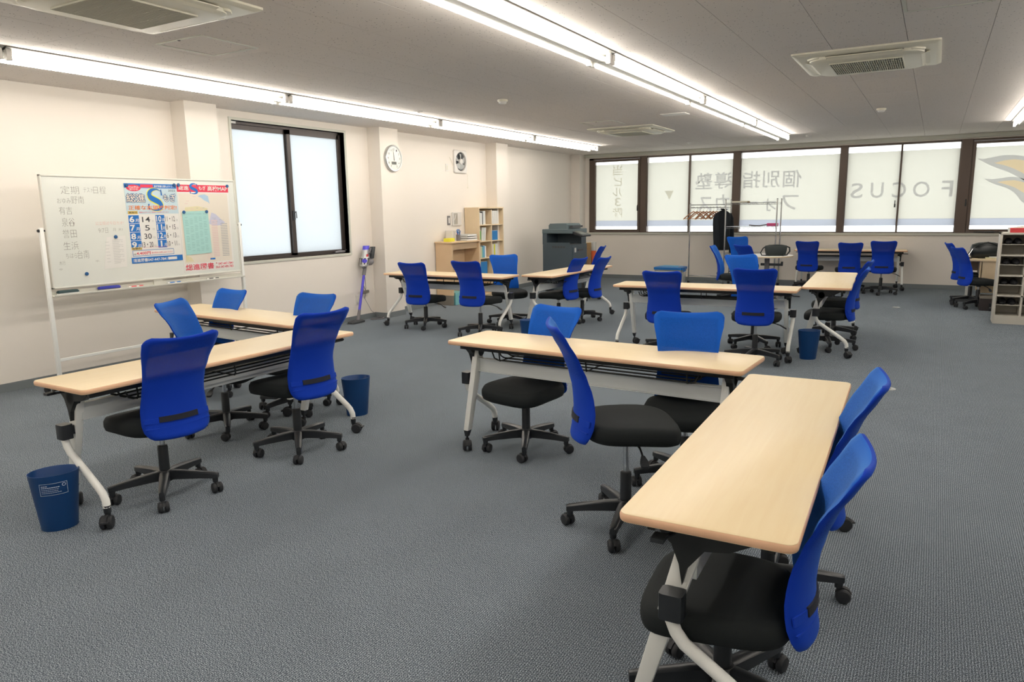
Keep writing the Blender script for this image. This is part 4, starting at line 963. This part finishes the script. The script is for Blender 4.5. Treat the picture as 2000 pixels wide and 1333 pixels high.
# ------------------------------------------------------------ stick vacuum
vx, vy = -6.80, 7.47
vc = empty('stick_vacuum_cleaner', (vx, vy, 0), 0, 'grey and violet cordless stick vacuum leaning on the wall below the clock', 'vacuum cleaner')
hd = MB().rings([[(x, y, z) for x, y in rrect(w_, d_, .03, 3)] for w_, d_, z in ((.055, .13, .005), (.055, .13, .03), (.035, .10, .05))]).build('floor_head', 'dgreyp', vc, True); 
MB().tube([(.02,-.12,.02),(.02,.12,.02)], .018, 8).build('brush_roller', 'black', hd)
MB().tube([(0, .03, .045), (-.005, .035, .10), (-.01, .04, .20)], [.025, .024, .020], 12).build('lower_neck', 'greyp', vc, True)
MB().tube([(-.01, .04, .19), (-.045, .085, .74)], .0185, 14).build('wand', 'purple', vc, True)
MB().tube([(-.045, .085, .73), (-.048, .092, .84)], .026, 12).build('upper_collar', 'greyp', vc, True)
MB().tube([(-.05, .085, .84), (-.045, .06, .93)], [.03, .065], 16).build('dust_cup_base', 'greyp', vc, True)
cy = MB().lathe([(.04, .86), (.062, .88), (.066, .96), (.058, 1.02)], 20, Matrix.Translation((-.03, .045, 0))).build('cyclone', 'rim', vc, True)
for k in range(8):
    a = 2*PI*k/8; MB().lathe([(.009, .90), (.014, 1.0)], 8, Matrix.Translation((-.03+.058*math.cos(a), .045+.058*math.sin(a), 0))).build('cyclone_cone', 'dgreyp', cy, True)
MB().tube([(-.03, .04, 1.0), (-.03, .04, 1.13)], .045, 18).build('motor_housing', 'rim', vc, True)
MB().tube([(-.03, .04, 1.13), (-.03, .04, 1.19)], .046, 18).build('filter_cap', 'purple', vc, True)
MB().tube([(-.0, .005, .96), (.03, -.01, .955)], [.035, .03], 14).build('violet_button', 'purple', vc, True)
MB().box(.012, .020, .02, .05, 1.02, 1.06).build('red_release', 'red', vc)
MB().tube([(-.03, .08, .93), (-.03, .18, .93)], .055, 16).build('dust_bin', 'greyp', vc, True)
MB().box(-.06, 0, .15, .21, .98, 1.17).build('battery', 'dgreyp', vc, True, bevel=.01)
MB().tube([(-.03, .12, .97), (-.03, .11, 1.06), (-.03, .14, 1.15)], .018, 10).build('handle', 'greyp', vc, True)
MB().box(-.05, -.01, .08, .17, 1.05, 1.08).build('trigger_bridge', 'dgreyp', vc, True, bevel=.006)
def lean(o):
    for q in o.children:
        for v in q.data.vertices: v.co.y += .23*v.co.z; v.co.z *= .875
        lean(q)
lean(vc)
ch_ = empty('charging_bracket', (XL, 7.80, .40), 0, 'small brown wall bracket holding the vacuum charger', 'bracket')
MB().box(0, .04, -.07, .07, -.025, .015).build('bracket_body', 'kick', ch_, bevel=.004); MB().tube([(.02,-.03,.01),(.03,-.03,.09),(.03,0,.02)], .006, 6).build('hook', 'greyp', ch_)
cd = []
for k in range(60):
    a = k/59*2*PI*3.2; cd.append((-6.78+.06*math.cos(a)*(1+.2*math.sin(3.1*a)), 7.72+.12*math.sin(a)*(1+.15*math.cos(2.3*a)), .006+.01*abs(math.sin(a*1.7))))
cd = [(-6.84, 7.56, .86), (-6.88, 7.60, .65), (-6.89, 7.62, .45), (-6.90, 7.60, .30), (-6.88, 7.70, .12), (-6.83, 7.80, .02)]+cd
MB().tube([(x-XL, y-7.62, z-.40) for x, y, z in cd], .0035, 5).build('charging_cord', 'greyp', ch_, True)

# ------------------------------------------------------------ reception desk by the left wall
ds = empty('reception_desk', (0, 0, 0), 0, 'tall beech reception desk with open knee space against the left wall', 'desk')
dx0, dx1, dy0, dy1, dz_ = XL+.015, -6.60, 9.53, 10.36, 1.015
box('side_panel', 'beige', (dx0, dy0, .16), (dx1, dy0+.03, dz_-.025), ds); box('side_panel', 'beige', (dx0, dy1-.03, .03), (dx1, dy1, dz_-.025), ds)
box('kick_panel', 'kick', (dx0, dy0+.004, 0), (dx1-.004, dy0+.026, .16), ds)
box('back_panel', 'beige', (dx0, dy0+.03, .1), (dx0+.02, dy1-.03, dz_-.025), ds)
box('desk_top', 'beige', (dx0-.0, dy0-.02, dz_-.025), (dx1+.02, dy1+.02, dz_), ds, bevel=.003)
box('apron', 'beige', (dx1-.06, dy0+.03, dz_-.13), (dx1-.04, dy1-.03, dz_-.025), ds)
tag(MB().box(-6.86, -6.60, 9.60, 9.90, .0, .20).build('storage_box', 'teal', None, bevel=.004), 'pale teal storage box on the floor under the reception desk', 'box')
o = empty('leaflet_pile', (-6.62, 10.10, .0), 0, 'red and white leaflets low beside the reception desk', 'leaflets'); MB().box(-.1, .05, -.12, .12, 0, .30).build('leaflets', 'paper', o); MB().box(.05, .052, -.10, .0, .02, .28).build('red_cover', 'pmap4', o)
# on the desk
o = empty('tissue_box', (-6.72, 9.64, dz_), R(8), 'small yellow box at the near end of the reception desk', 'box'); MB().box(-.055, .055, -.09, .09, 0, .055).build('carton', 'yellow', o, bevel=.003); MB().box(-.02, .02, -.05, .05, .055, .058).build('opening', 'pyel', o)
o = empty('magazine_file', (-6.83, 9.80, dz_), 0, 'upright white file holder next to the yellow box', 'file holder'); MB().box(-.04, .10, -.05, -.045, 0, .17).box(-.04, .10, .0, .005, 0, .17).box(-.04, .10, .05, .055, 0, .17).box(-.04, -.035, -.05, .05, 0, .17).box(-.04, .10, -.05, .05, 0, .005).build('holder', 'fanw', o); MB().box(-.03, .09, -.035, -.01, .005, .16).build('papers', 'paper', o)
o = empty('pen_cup', (-6.76, 9.95, dz_), 0, 'grey pen cup with pens and blue scissors on the reception desk', 'pen cup')
MB().lathe([(.04, 0), (.043, .10), (.040, .10), (.037, .004)], 14).build('cup', 'greyp', o, True)
for k, (a, mt_) in enumerate(((.3, 'pblue'), (1.4, 'pdark'), (2.6, 'red'), (4.0, 'pdark'), (5.2, 'pblue'))): MB().tube([(.015*math.cos(a), .015*math.sin(a), .01), (.045*math.cos(a), .045*math.sin(a), .165)], .0045, 6).build('pen', mt_, o)
sc = MB(); 
for s_ in (-1, 1): sc.tube([(0, .01+s_*.022*math.cos(q*PI/4)+s_*.02, .155+.03*math.sin(q*PI/4)) for q in range(8)]+[(0, .01+s_*.042, .155)], .006, 6)
sc.tube([(0, .0, .02), (0, .01, .13)], .006, 5).build('scissors', 'blue', o, True)
for k, (zz, wz, l) in enumerate(((0, .03, 'lowest white paper tray in the stack on the reception desk'), (.035, .03, 'middle white paper tray in the stack on the reception desk'), (.07, .03, 'topmost white paper tray in the stack on the reception desk'))):
    o = empty('paper_tray', (-6.74, 10.18, dz_+zz), R(3*k-3), l, 'tray', None); MB().box(-.11, .11, -.15, .15, 0, .004).box(-.11, .11, -.15, -.146, 0, .03).box(-.11, .11, .146, .15, 0, .03).box(-.11, -.106, -.15, .15, 0, .03).build('tray_body', 'beam', o); MB().box(-.10, .105, -.14, .14, .004, .022).build('papers', 'paper', o)
# ------------------------------------------------------------ bookshelf
bs = empty('bookshelf', (0, 0, 0), 0, 'beech open bookshelf with two columns of files against the third column', 'bookshelf')
bx0, bx1, by0, by1, bzt = XL+.015, -6.63, 10.40, 11.20, 1.53
box('side_panel', 'beigel', (bx0, by0, 0), (bx1, by0+.02, bzt), bs); box('side_panel', 'beigel', (bx0, by1-.02, 0), (bx1, by1, bzt), bs); box('divider', 'beigel', (bx0, (by0+by1)/2-.01, .08), (bx1-.002, (by0+by1)/2+.01, bzt-.02), bs)
box('top_panel', 'beigel', (bx0, by0-.005, bzt), (bx1+.005, by1+.005, bzt+.022), bs); box('back_panel', 'beigel', (bx0, by0+.02, .06), (bx0+.01, by1-.02, bzt), bs); box('plinth', 'beigel', (bx0, by0+.02, 0), (bx1-.02, by1-.02, .06), bs)
SZ = [.06, .395, .685, .97, 1.245]
for z in SZ: box('shelf', 'beigel', (bx0+.01, by0+.02, z), (bx1-.004, by1-.02, z+.018), bs)
def file_(y, w_, h_, z, m_, l, g, capm=None, lean=0, d_=.21):
    o = empty('file', (bx1-.03-d_, y, z), 0, l, 'file', g)
    MB().box(0, d_, 0, w_-.002, 0, h_, rmat((0,0,0), 0, -lean)).build('cover', m_, o)
    MB().box(.004, d_-.004, .002, w_-.004, h_-.002, h_+.004, rmat((0,0,0), 0, -lean)).build('pages', capm or 'paper', o)
c1, c2 = by0+.025, (by0+by1)/2+.015; g = 'files on the top shelf, left compartment'; z = SZ[4]+.018
for k, (w_, h_, m_, l) in enumerate(((.025,.16,'red','short red file at the left end of the top shelf'),(.035,.20,'beam','pale grey file right of the short red file'),(.055,.19,'paper','broad white binder in the left top compartment'),(.02,.21,'pdark','thin black file in the left top compartment'),(.03,.225,'beam','tall light grey file after the thin black one'),(.045,.225,'paper','tall white binder at the right of the left top compartment'))):
    file_(c1+sum((.025,.035,.055,.02,.03,.045)[:k])+.003*k, w_, h_, z, m_, l, g)
for k in range(4): file_(c2+.03+.06*k, .055, .225, z, 'paper', 'tall white binder, %s from the left in the top right compartment' % 'first second third fourth'.split()[k], 'white binders on the top shelf, right compartment')
z = SZ[3]+.018
file_(c1, .07, .17, z, 'green', 'bright green box file in the left compartment of the second shelf', 'files on the second shelf, left compartment')
for k in range(3): file_(c1+.09+.045*k, .035, .225, z, ('paper', 'beam', 'paper')[k], ('white leaning file next to the green one', 'pale grey leaning file in the second shelf', 'white leaning file farthest from the green one')[k], 'files on the second shelf, left compartment', lean=.12)
for k in range(5): file_(c2+.005+.045*k, .042, .16, z, 'fileblue', 'blue file, %s from the left in the second shelf right compartment' % 'first second third fourth fifth'.split()[k], 'blue files on the second shelf', 'beam')
z = SZ[2]+.018
for k in range(5): file_(c1+.005+.045*k, .042, .20-.01*(k % 3), z, ('lblue', 'pmap3', 'teal', 'lblue', 'paper')[k], ('light blue file at the left end of the third shelf', 'dull yellow file on the third shelf', 'teal file on the third shelf', 'light blue file in the middle of the third shelf', 'white file before the divider on the third shelf')[k], 'files on the third shelf')
for k in range(5): file_(c2+.005+.045*k, .042, .21, z, ('pmap3', 'paper', 'yellow', 'beam', 'paper')[k], ('dull yellow file right of the divider, third shelf', 'white file right of the divider, third shelf', 'bright yellow file on the third shelf', 'grey file on the third shelf', 'white file at the right end of the third shelf')[k], 'files on the third shelf')
z = SZ[1]+.018
for k in range(6): file_(c1+.005+.042*k, .040, .22, z, 'fileblue', 'blue file, %s from the left in the fourth shelf' % 'first second third fourth fifth sixth'.split()[k], 'blue files on the fourth shelf')

# ------------------------------------------------------------ copier and things beside it
cp = empty('copier', (-6.27, 12.0, 0), 0, 'dark slate floor standing copier by the left wall near the windows', 'copier')
MB().box(0, .60, 0, .66, .03, .86).build('cabinet', 'copier', cp, bevel=.01)
for k in range(3):
    d = MB().box(.600, .612, .03, .63, .08+.25*k, .31+.25*k).build('paper_drawer', 'copier', cp, bevel=.004); MB().box(.612, .622, .22, .44, .24+.25*k, .27+.25*k).build('drawer_handle', 'black', d)
MB().box(.02, .56, -.002, 0, .82, .90).box(0, .09, 0, .66, .86, 1.06).box(.09, .58, .45, .66, .86, 1.06).build('output_housing', 'copier', cp)
MB().box(.10, .55, .04, .44, .86, .875).build('output_tray', 'dgreyp', cp)
MB().box(-.01, .60, .0, .66, 1.06, 1.14).build('scanner_body', 'copierl', cp, bevel=.01)
MB().rings([[(.30+x*1., .32+y, z) for x, y in rrect(w_, .28, .02, 3)] for w_, z in ((.20, 1.14), (.20, 1.21), (.17, 1.24))]).build('document_feeder', 'copierl', cp, True)
MB().hexa([(.30,.1,1.15),(.56,.1,1.16),(.56,.55,1.16),(.30,.55,1.15)], [(.30,.1,1.17),(.56,.1,1.20),(.56,.55,1.20),(.30,.55,1.17)]).build('feeder_tray', 'dgreyp', cp)
pn = MB().hexa([(.56,.04,1.06),(.78,.04,1.00),(.78,.42,1.00),(.56,.42,1.06)], [(.57,.04,1.11),(.79,.04,1.03),(.79,.42,1.03),(.57,.42,1.11)]).build('control_panel', 'black', cp, bevel=.004); MB().hexa([(.60,.10,1.101),(.75,.10,1.047),(.75,.32,1.047),(.60,.32,1.101)], [(.60,.10,1.103),(.75,.10,1.049),(.75,.32,1.049),(.60,.32,1.103)]).build('touch_screen', 'lcd', pn)
for k in range(5): MB().box(.20+.055*k, .24+.055*k, -.006, -.0, .80, .835).build('vent', 'dgreyp', cp)
for k in (0, 1): MB().box(.18+.24*k, .26+.24*k, -.006, 0, .36, .38).build('grip_recess', 'black', cp)
MB().box(.602, .614, .08, .15, .72, .80).build('white_label', 'paper', cp)
for x in (.05, .55):
    for y in (.06, .60): MB().lathe([(.025, 0), (.025, .035)], 10, Matrix.Translation((x, y, 0))).build('foot', 'black', cp)
o = empty('cardboard_carton', (-5.93, 13.28, 0), 0, 'tall brown cardboard carton standing right of the copier', 'box'); MB().box(-.12, .12, -.12, .12, 0, .84).build('carton', 'card', o, bevel=.002); MB().box(-.02, .02, -.122, .122, .6, .843).build('tape', 'pmap3', o)
o = empty('orange_holder', (-5.77, 13.2, 0), 0, 'clear tall holder with bright orange base beside the cardboard carton', 'holder'); MB().lathe([(.030, 0), (.034, .45), (.052, .69), (.05, .69)], 14).build('orange_body', 'orange', o, True); MB().lathe([(.052, .69), (.055, .86), (.053, .86), (.05, .69)], 14).build('clear_sleeve', 'clear', o, True)

# ------------------------------------------------------------ wire rack with coat rail
rk = empty('wire_rack', (0, 0, 0), 0, 'chrome wire shelving rack with side coat rail before the back windows', 'rack')
X0, X1, Y0, Y1 = -3.46, -2.53, 14.10, 14.52
def rpost(x, y, h_):
    p = MB().tube([(x, y, .05), (x, y, h_)], .0127, 10).build('post', 'chrome', rk, True)
    MB().lathe([(.025, 0), (.025, .05)], 10, Matrix.Translation((x, y, 0))).build('foot_caster', 'rubber', p); MB().lathe([(.016, h_), (.012, h_+.012)], 10, Matrix.Translation((x, y, 0))).build('cap', 'greyp', p)
for x in (X0, X1):
    for y in (Y0, Y1): rpost(x, y, 1.62)
rpost(-4.20, 14.31, 1.56)
for z in (.16, .62, 1.12, 1.56):
    m = MB()
    for y in (Y0, Y1): m.tube([(X0, y, z), (X1, y, z)], .004, 5); m.tube([(X0, y, z-.028), (X1, y, z-.028)], .004, 5)
    for x in (X0, X1): m.tube([(x, Y0, z), (x, Y1, z)], .004, 5); m.tube([(x, Y0, z-.028), (x, Y1, z-.028)], .004, 5)
    n_ = 30
    for k in range(1, n_): x = X0+(X1-X0)*k/n_; m.tube([(x, Y0, z+.004), (x, Y1, z+.004)], .002, 4)
    for k in range(24):
        a = X0+(X1-X0)*k/24; b_ = X0+(X1-X0)*(k+1)/24
        for y in (Y0, Y1): m.tube([(a, y, z-(.028 if k % 2 else 0)), (b_, y, z-(0 if k % 2 else .028))], .002, 4)
    m.build('wire_shelf', 'chrome', rk)
for z in (1.54, 1.485, .16): MB().tube([(-4.20, 14.31, z), (X0, 14.31, z)], .008, 8).build('coat_rail', 'chrome', rk, True)
for z in (1.54, 1.485, .16): MB().tube([(X0, Y0, z), (X0, Y1, z)], .006, 6).build('end_rail', 'chrome', rk, True)
def make_hanger():
    h_ = empty('coat_hanger')
    MB().tube([(.0, 0, -.075), (0, 0, -.045), (.016, 0, -.028), (.020, 0, -.008), (.010, 0, .008), (-.008, 0, .009)], .0028, 5).build('hook', 'chrome', h_, True)
    m = MB()
    for s_ in (-1, 1): m.rings([[(s_*x, y*w_, z+dz*w_*.9) for y, dz in ((-.009, -.012), (.009, -.012), (.009, .012), (-.009, .012))] for x, z, w_ in ((0, -.08, .8), (.06, -.11, .95), (.13, -.165, 1.0), (.19, -.215, 1.1), (.20, -.225, .8))])
    m.build('shoulder_bar', 'hanger', h_, True); MB().tube([(-.18, 0, -.215), (.18, 0, -.215)], .005, 6).build('trouser_bar', 'hanger', h_, True)
    return h_
h0 = make_hanger()
for k in range(9):
    o = h0 if k == 0 else copy_tree(h0); x = -4.13+.064*k
    o.location = (x, 14.31, 1.492); o.rotation_euler.z = R((32, 50, 20, 55, 28, 48, 62, 25, 45)[k])
    tag(o, 'wooden coat hanger, %s from the left end of the chrome rail' % ('first second third fourth fifth sixth seventh eighth ninth'.split()[k]), 'hanger', 'wooden hangers on the coat rail')
ho = copy_tree(h0); ho.location = (-3.53, 14.31, 1.492); ho.rotation_euler.z = R(62); tag(ho, 'wooden coat hanger inside the hanging black jacket', 'hanger', 'wooden hangers on the coat rail')
# jacket
jk = empty('jacket', (-3.55, 14.31, 0), R(58), 'black jacket hanging at the right end of the coat rail', 'jacket')
m = MB(); rg = []
for z, wx_, wy_, ox in ((1.44,.035,.03,0),(1.425,.055,.04,0),(1.40,.12,.05,0),(1.365,.18,.06,0),(1.31,.185,.075,0),(1.22,.175,.085,0),(1.08,.165,.085,0),(.94,.17,.085,0),(.76,.175,.085,.0),(.685,.175,.08,.0),(.67,.16,.07,0)):
    rg.append([(ox+wx_*math.cos(a)*(1+.04*math.sin(5*a)), wy_*math.sin(a)*(1+.18*math.cos(7*a)), z) for a in [2*PI*k/28 for k in range(28)]])
m.rings(rg[::-1]); m.build('body', 'coat', jk, True, ang=80)
for s_ in (-1, 1):
    m = MB(); m.rings([[(s_*(x+r_*math.cos(a)), y_+r_*1.3*math.sin(a)*(1+.12*math.cos(4*a)), z+(.02*math.cos(a) if k_ == 0 else 0)) for a in [2*PI*k/16 for k in range(16)]] for k_, (x, y_, z, r_) in enumerate(((.165, 0, 1.355, .03), (.185, 0, 1.28, .05), (.195, -.01, 1.10, .05), (.198, -.03, .88, .047), (.195, -.05, .64, .042), (.194, -.052, .60, .038)))][::-1]); m.build('sleeve', 'coat', jk, True, ang=80)
MB().tube([(-.06, -.03, 1.44), (-.03, .03, 1.452), (.03, .03, 1.452), (.06, -.03, 1.44)], .014, 8).build('collar', 'coat', jk, True)
o = empty('pink_pouch', (-2.60, 14.2, 1.13), 0, 'bright pink pouch on the right end of the middle rack shelf', 'pouch'); MB().box(-.11, .08, -.06, .06, 0, .055).build('pouch', 'pink', o, bevel=.01); MB().box(-.09, .06, -.064, -.058, .03, .034).build('zip', 'red', o)
o = empty('folded_cloth', (-2.87, 14.25, 1.128), 0, 'thin grey folded strap lying on the middle rack shelf', 'strap'); MB().tube([(-.18,0,.02),(-.08,.02,.008),(.02,-.02,.008),(.12,.01,.025),(.15,0,.03)], [.012,.014,.012,.012,.008], 6).build('strap', 'greyp', o, True)
o = empty('flat_box', (-3.22, 14.25, 1.568), 0, 'flat cream box at the left of the top rack shelf', 'box'); MB().box(-.14, .14, -.10, .10, 0, .03).build('box', 'cream', o, bevel=.003); MB().box(.141, .16, -.06, .06, .0, .02).build('flap', 'card', o)
o = empty('clear_bag', (-2.62, 14.16, .628), 0, 'small clear plastic bag on the lower rack shelf', 'bag'); MB().lathe([(.05, 0), (.06, .06), (.035, .13), (.045, .16)], 12).build('bag', 'clear', o, True)

# ------------------------------------------------------------ blue lidded box
o = empty('storage_tub', (-4.47, 14.0, 0), 0, 'clear plastic storage tub with bright blue lid left of the wire rack', 'storage box')
MB().rings([[(x, y, z) for x, y in rrect(w_, d_, .03, 3)] for w_, d_, z in ((.25, .17, .0), (.275, .19, .30))]).build('tub', 'clear', o, True)
MB().rings([[(x, y, z) for x, y in rrect(w_, d_, .03, 3)] for w_, d_, z in ((.285, .20, .30), (.285, .20, .345), (.26, .18, .352))]).build('lid', 'blue', o, True)
MB().box(-.20, .22, -.13, .13, .02, .28).build('contents', 'beam', o)
for s_ in (-1, 1): MB().box(s_*.285-.012, s_*.285+.012, -.06, .06, .26, .33).build('clip', 'blue', o)
o = empty('folded_blue_towel', (-4.45, 14.0, .352), R(-6), 'thin light blue folder lying on the storage tub lid', 'folder'); MB().box(-.20, .18, -.10, .12, 0, .015).build('cover', 'lblue', o); MB().box(-.19, .185, -.095, .115, .003, .012).build('pages', 'paper', o)

# ------------------------------------------------------------ round table and bag
rt_ = empty('round_table', (-2.36, 12.5, 0), 0, 'small round white topped table in front of the wire rack', 'table')
tp = MB().lathe([(.395, .675), (.40, .680), (.40, .698), (.396, .702)], 48).build('tabletop', 'fanw', rt_, True, ang=30); MB().lathe([(.401, .679), (.4015, .684), (.4015, .694), (.401, .698)], 48, cap=False).build('edge_band', 'beigel', tp, True)
MB().box(-.035, .035, -.035, .035, .05, .675).build('pillar', 'greyp', rt_, bevel=.004); MB().box(-.10, .25, -.02, .02, .53, .57).box(.22, .25, -.02, .02, .55, .60).build('arm', 'dgreyp', rt_, bevel=.004)
for k in range(4): a = R(45+90*k); m = MB(); m.box(.03, .32, -.02, .02, .03, .06, Matrix.Rotation(a, 4, 'Z')); m.lathe([(.022, 0), (.022, .032)], 10, rmat((.30*math.cos(a), .30*math.sin(a), 0))); m.build('foot', 'greyp', rt_)
bg = empty('shoulder_bag', (-2.21, 12.38, .702), R(20), 'dark grey shoulder bag with black straps on the round table', 'bag')
MB().rings([[(x, y, z) for x, y in rrect(w_, d_, .03, 3)] for w_, d_, z in ((.135, .05, 0), (.15, .06, .02), (.165, .06, .09), (.17, .045, .145), (.16, .02, .165))]).build('bag_body', 'fabric', bg, True)
MB().tube([(-.16,0,.15),(-.20,0,.12),(-.235,0,.05),(-.22,-.02,.012),(-.14,-.07,.012)], .010, 6).build('strap', 'leather', bg, True); MB().tube([(.16,0,.15),(.21,0,.13),(.215,0,.07),(.17,-.02,.015),(.10,-.07,.010)], .012, 6).build('strap', 'leather', bg, True)
MB().tube([(-.165,0,.15),(-.10,.01,.165),(0,.01,.172),(.10,.01,.165),(.165,0,.15)], .012, 6).build('top_flap', 'leather', bg, True)

# ------------------------------------------------------------ right hand beech desk
rd = empty('beech_desk', (0, 0, 0), 0, 'beech desk at the right behind the shoe cabinet', 'desk')
qx0, qx1, qy0, qy1 = .42, 1.55, 12.45, 13.15
box('desk_top', 'beigel', (qx0, qy0, .665), (qx1, qy1, .70), rd, bevel=.002); box('side_panel', 'beigel', (.60, qy0+.02, .20), (.63, qy1-.02, .665), rd)
box('front_panel', 'beigel', (.62, qy0+.02, .21), (qx1-.05, qy0+.05, .665), rd); box('rear_leg', 'white', (.47, qy1-.07, 0), (.51, qy1-.03, .665), rd); box('apron', 'beige', (.46, qy0+.45, .50), (.62, qy0+.47, .665), rd)
box('side_panel', 'beigel', (qx1-.05, qy0+.02, 0), (qx1-.02, qy1-.02, .665), rd)
sx = empty('dark_box', (.62, 11.98, 0), 0, 'dark brown box on the floor in front of the beech desk', 'box'); MB().box(0, .42, .1, .42, 0, .195).build('box', mat('dark_brown_card', (.035, .026, .026), .6), sx, bevel=.006); MB().box(-.005, .425, .095, .425, .17, .20).build('lid', 'kick', sx, bevel=.003)
dg_ = empty('duffel_bag', (.665, 12.68, .70), R(6), 'black leather duffel bag on the right hand beech desk', 'bag')
MB().rings([[(x, ry*math.cos(a)*1.0, max(.0, .10+rz_*math.sin(a))) for a in [2*PI*k/20 for k in range(20)]] for x, ry, rz_ in ((-.19,.05,.06),(-.175,.11,.10),(-.10,.14,.125),(0,.145,.135),(.10,.14,.128),(.175,.11,.105),(.19,.05,.07))]).build('bag_body', 'leather', dg_, True, ang=70)
MB().tube([(-.15,-.10,.16),(-.10,-.12,.20),(0,-.11,.235),(.10,-.10,.20),(.14,-.10,.16)], .008, 6).build('handle', 'leather', dg_, True); MB().tube([(-.18,-.05,.14),(-.225,-.10,.07),(-.25,-.16,.02),(-.20,-.2,.01)], .010, 6).build('strap', 'leather', dg_, True)
MB().tube([(-.17,-.09,.15),(-.21,-.12,.08),(-.23,-.14,.05)], .005, 5).build('zip_end', 'chrome', dg_, True)
o = empty('wooden_blocks', (.735, 12.52, .70), 0, 'small stack of pale paper slips in front of the duffel bag', 'papers'); MB().box(-.075, .08, -.04, .04, 0, .02).build('slips', 'pmap3', o); MB().box(-.03, .07, -.035, .03, .02, .032).build('top_slips', 'paper', o)

# ------------------------------------------------------------ shoe cabinet
sc_ = empty('shoe_cabinet', (.71, 10.83, 0), 0, 'ivory open shoe cabinet with slippers at the right edge', 'cabinet')
nc, cw, th, D = 4, .268, .022, .36; Wd = nc*cw+th
box('side_panel', 'cab', (0, 0, 0), (th, D, 1.13), sc_, bevel=.002); box('side_panel', 'cab', (Wd-th, 0, 0), (Wd, D, 1.13), sc_, bevel=.002)
box('top_panel', 'cab', (0, -.003, 1.105), (Wd, D, 1.13), sc_, bevel=.002); box('back_panel', 'cab', (th, D-.012, .06), (Wd-th, D, 1.105), sc_); box('plinth', 'cab', (th, .0, 0), (Wd-th, D-.02, .105), sc_)
for k in range(1, nc): box('divider', 'cab', (k*cw, .002, .105), (k*cw+th, D-.012, 1.105), sc_)
ZL = [.105+.25*k for k in range(4)]
for z in ZL[1:]: box('shelf', 'cab', (th, .002, z-.012), (Wd-th, D-.012, z+.006), sc_)
for z in ZL: box('thin_shelf', 'cab', (th, .02, z+.128), (Wd-th, D-.012, z+.134), sc_)
sl = None; gk = 'black slippers in the shoe cabinet'
rowsn = ['bottom', 'second lowest', 'second highest', 'top']
for c in range(2):
    for r_ in range(4):
        for s_ in (0, 1):
            if sl is None:
                o = empty('slipper'); sole = MB().rings([[(x*w_, y*.125+.125, z) for x, y in [(math.cos(a)*(.9+.1*math.sin(a)), math.sin(a)) for a in [2*PI*k/18 for k in range(18)]]] for w_, z in ((.046, 0), (.048, .012), (.045, .018))]).build('sole', 'shoe', o, True)
                MB().rings([[(.046*w_*math.cos(a), y, .016+.055*w_*h_*math.sin(a)) for a in [PI*k/8 for k in range(9)]] for y, w_, h_ in ((.005, .6, .5), (.03, .9, .8), (.08, 1, .95), (.13, 1, 1.05))], cap=True).build('upper', 'shoe', o, True); sl = o
            else: o = copy_tree(sl)
            o.location = (.71+th+.065+c*cw+s_*.108, 10.87, ZL[r_]+.135); o.rotation_euler.z = R((-3, 4)[s_])
            tag(o, 'black slipper, %s of a pair, %s row of the %s cabinet column' % (('left one', 'right one')[s_], rowsn[r_], ('leftmost', 'second')[c]), 'slipper', gk)
o = empty('red_box', (.80, 10.86, 1.13), 0, 'flat red box on top of the shoe cabinet', 'box'); MB().box(0, .45, 0, .28, 0, .055).build('box', 'red', o, bevel=.003); MB().box(-.004, .0, 0, .28, 0, .056).build('white_end', 'paper', o)
o = empty('loose_papers', (.85, 10.90, 1.1855), R(10), 'sheets of pale paper lying on the red box', 'papers'); MB().hexa([(0,0,0),(.28,0,0),(.28,.2,0),(0,.2,0)], [(0.02,0,.004),(.26,.0,.004),(.22,.2,.035),(.08,.2,.012)]).build('sheets', 'pcream', o)
o = empty('black_umbrella', (.72, 14.80, .99), 0, 'black folded umbrella lying on the back window sill', 'umbrella'); MB().tube([(-.15,.03,.014),(.15,.035,.014)], [.006,.013], 8).build('canopy', 'leather', o, True); MB().tube([(.15,.035,.014),(.22,.035,.014)], .007, 6).build('handle', 'black', o, True)

# small floor outlets set in the carpet
for x, y, l in ((-.41, 11.98, 'flat pale floor outlet cover in the carpet, farther one'), (-.234, 6.575, 'flat pale floor outlet cover in the carpet, nearer one')):
    o = empty('floor_outlet', (x, y, 0), 0, l, 'floor outlet'); MB().lathe([(.055, 0), (.055, .004), (.05, .006)], 20).build('cover', 'rim', o, True); MB().box(-.02, .02, -.004, .004, .006, .008).build('slot', 'greyp', o)
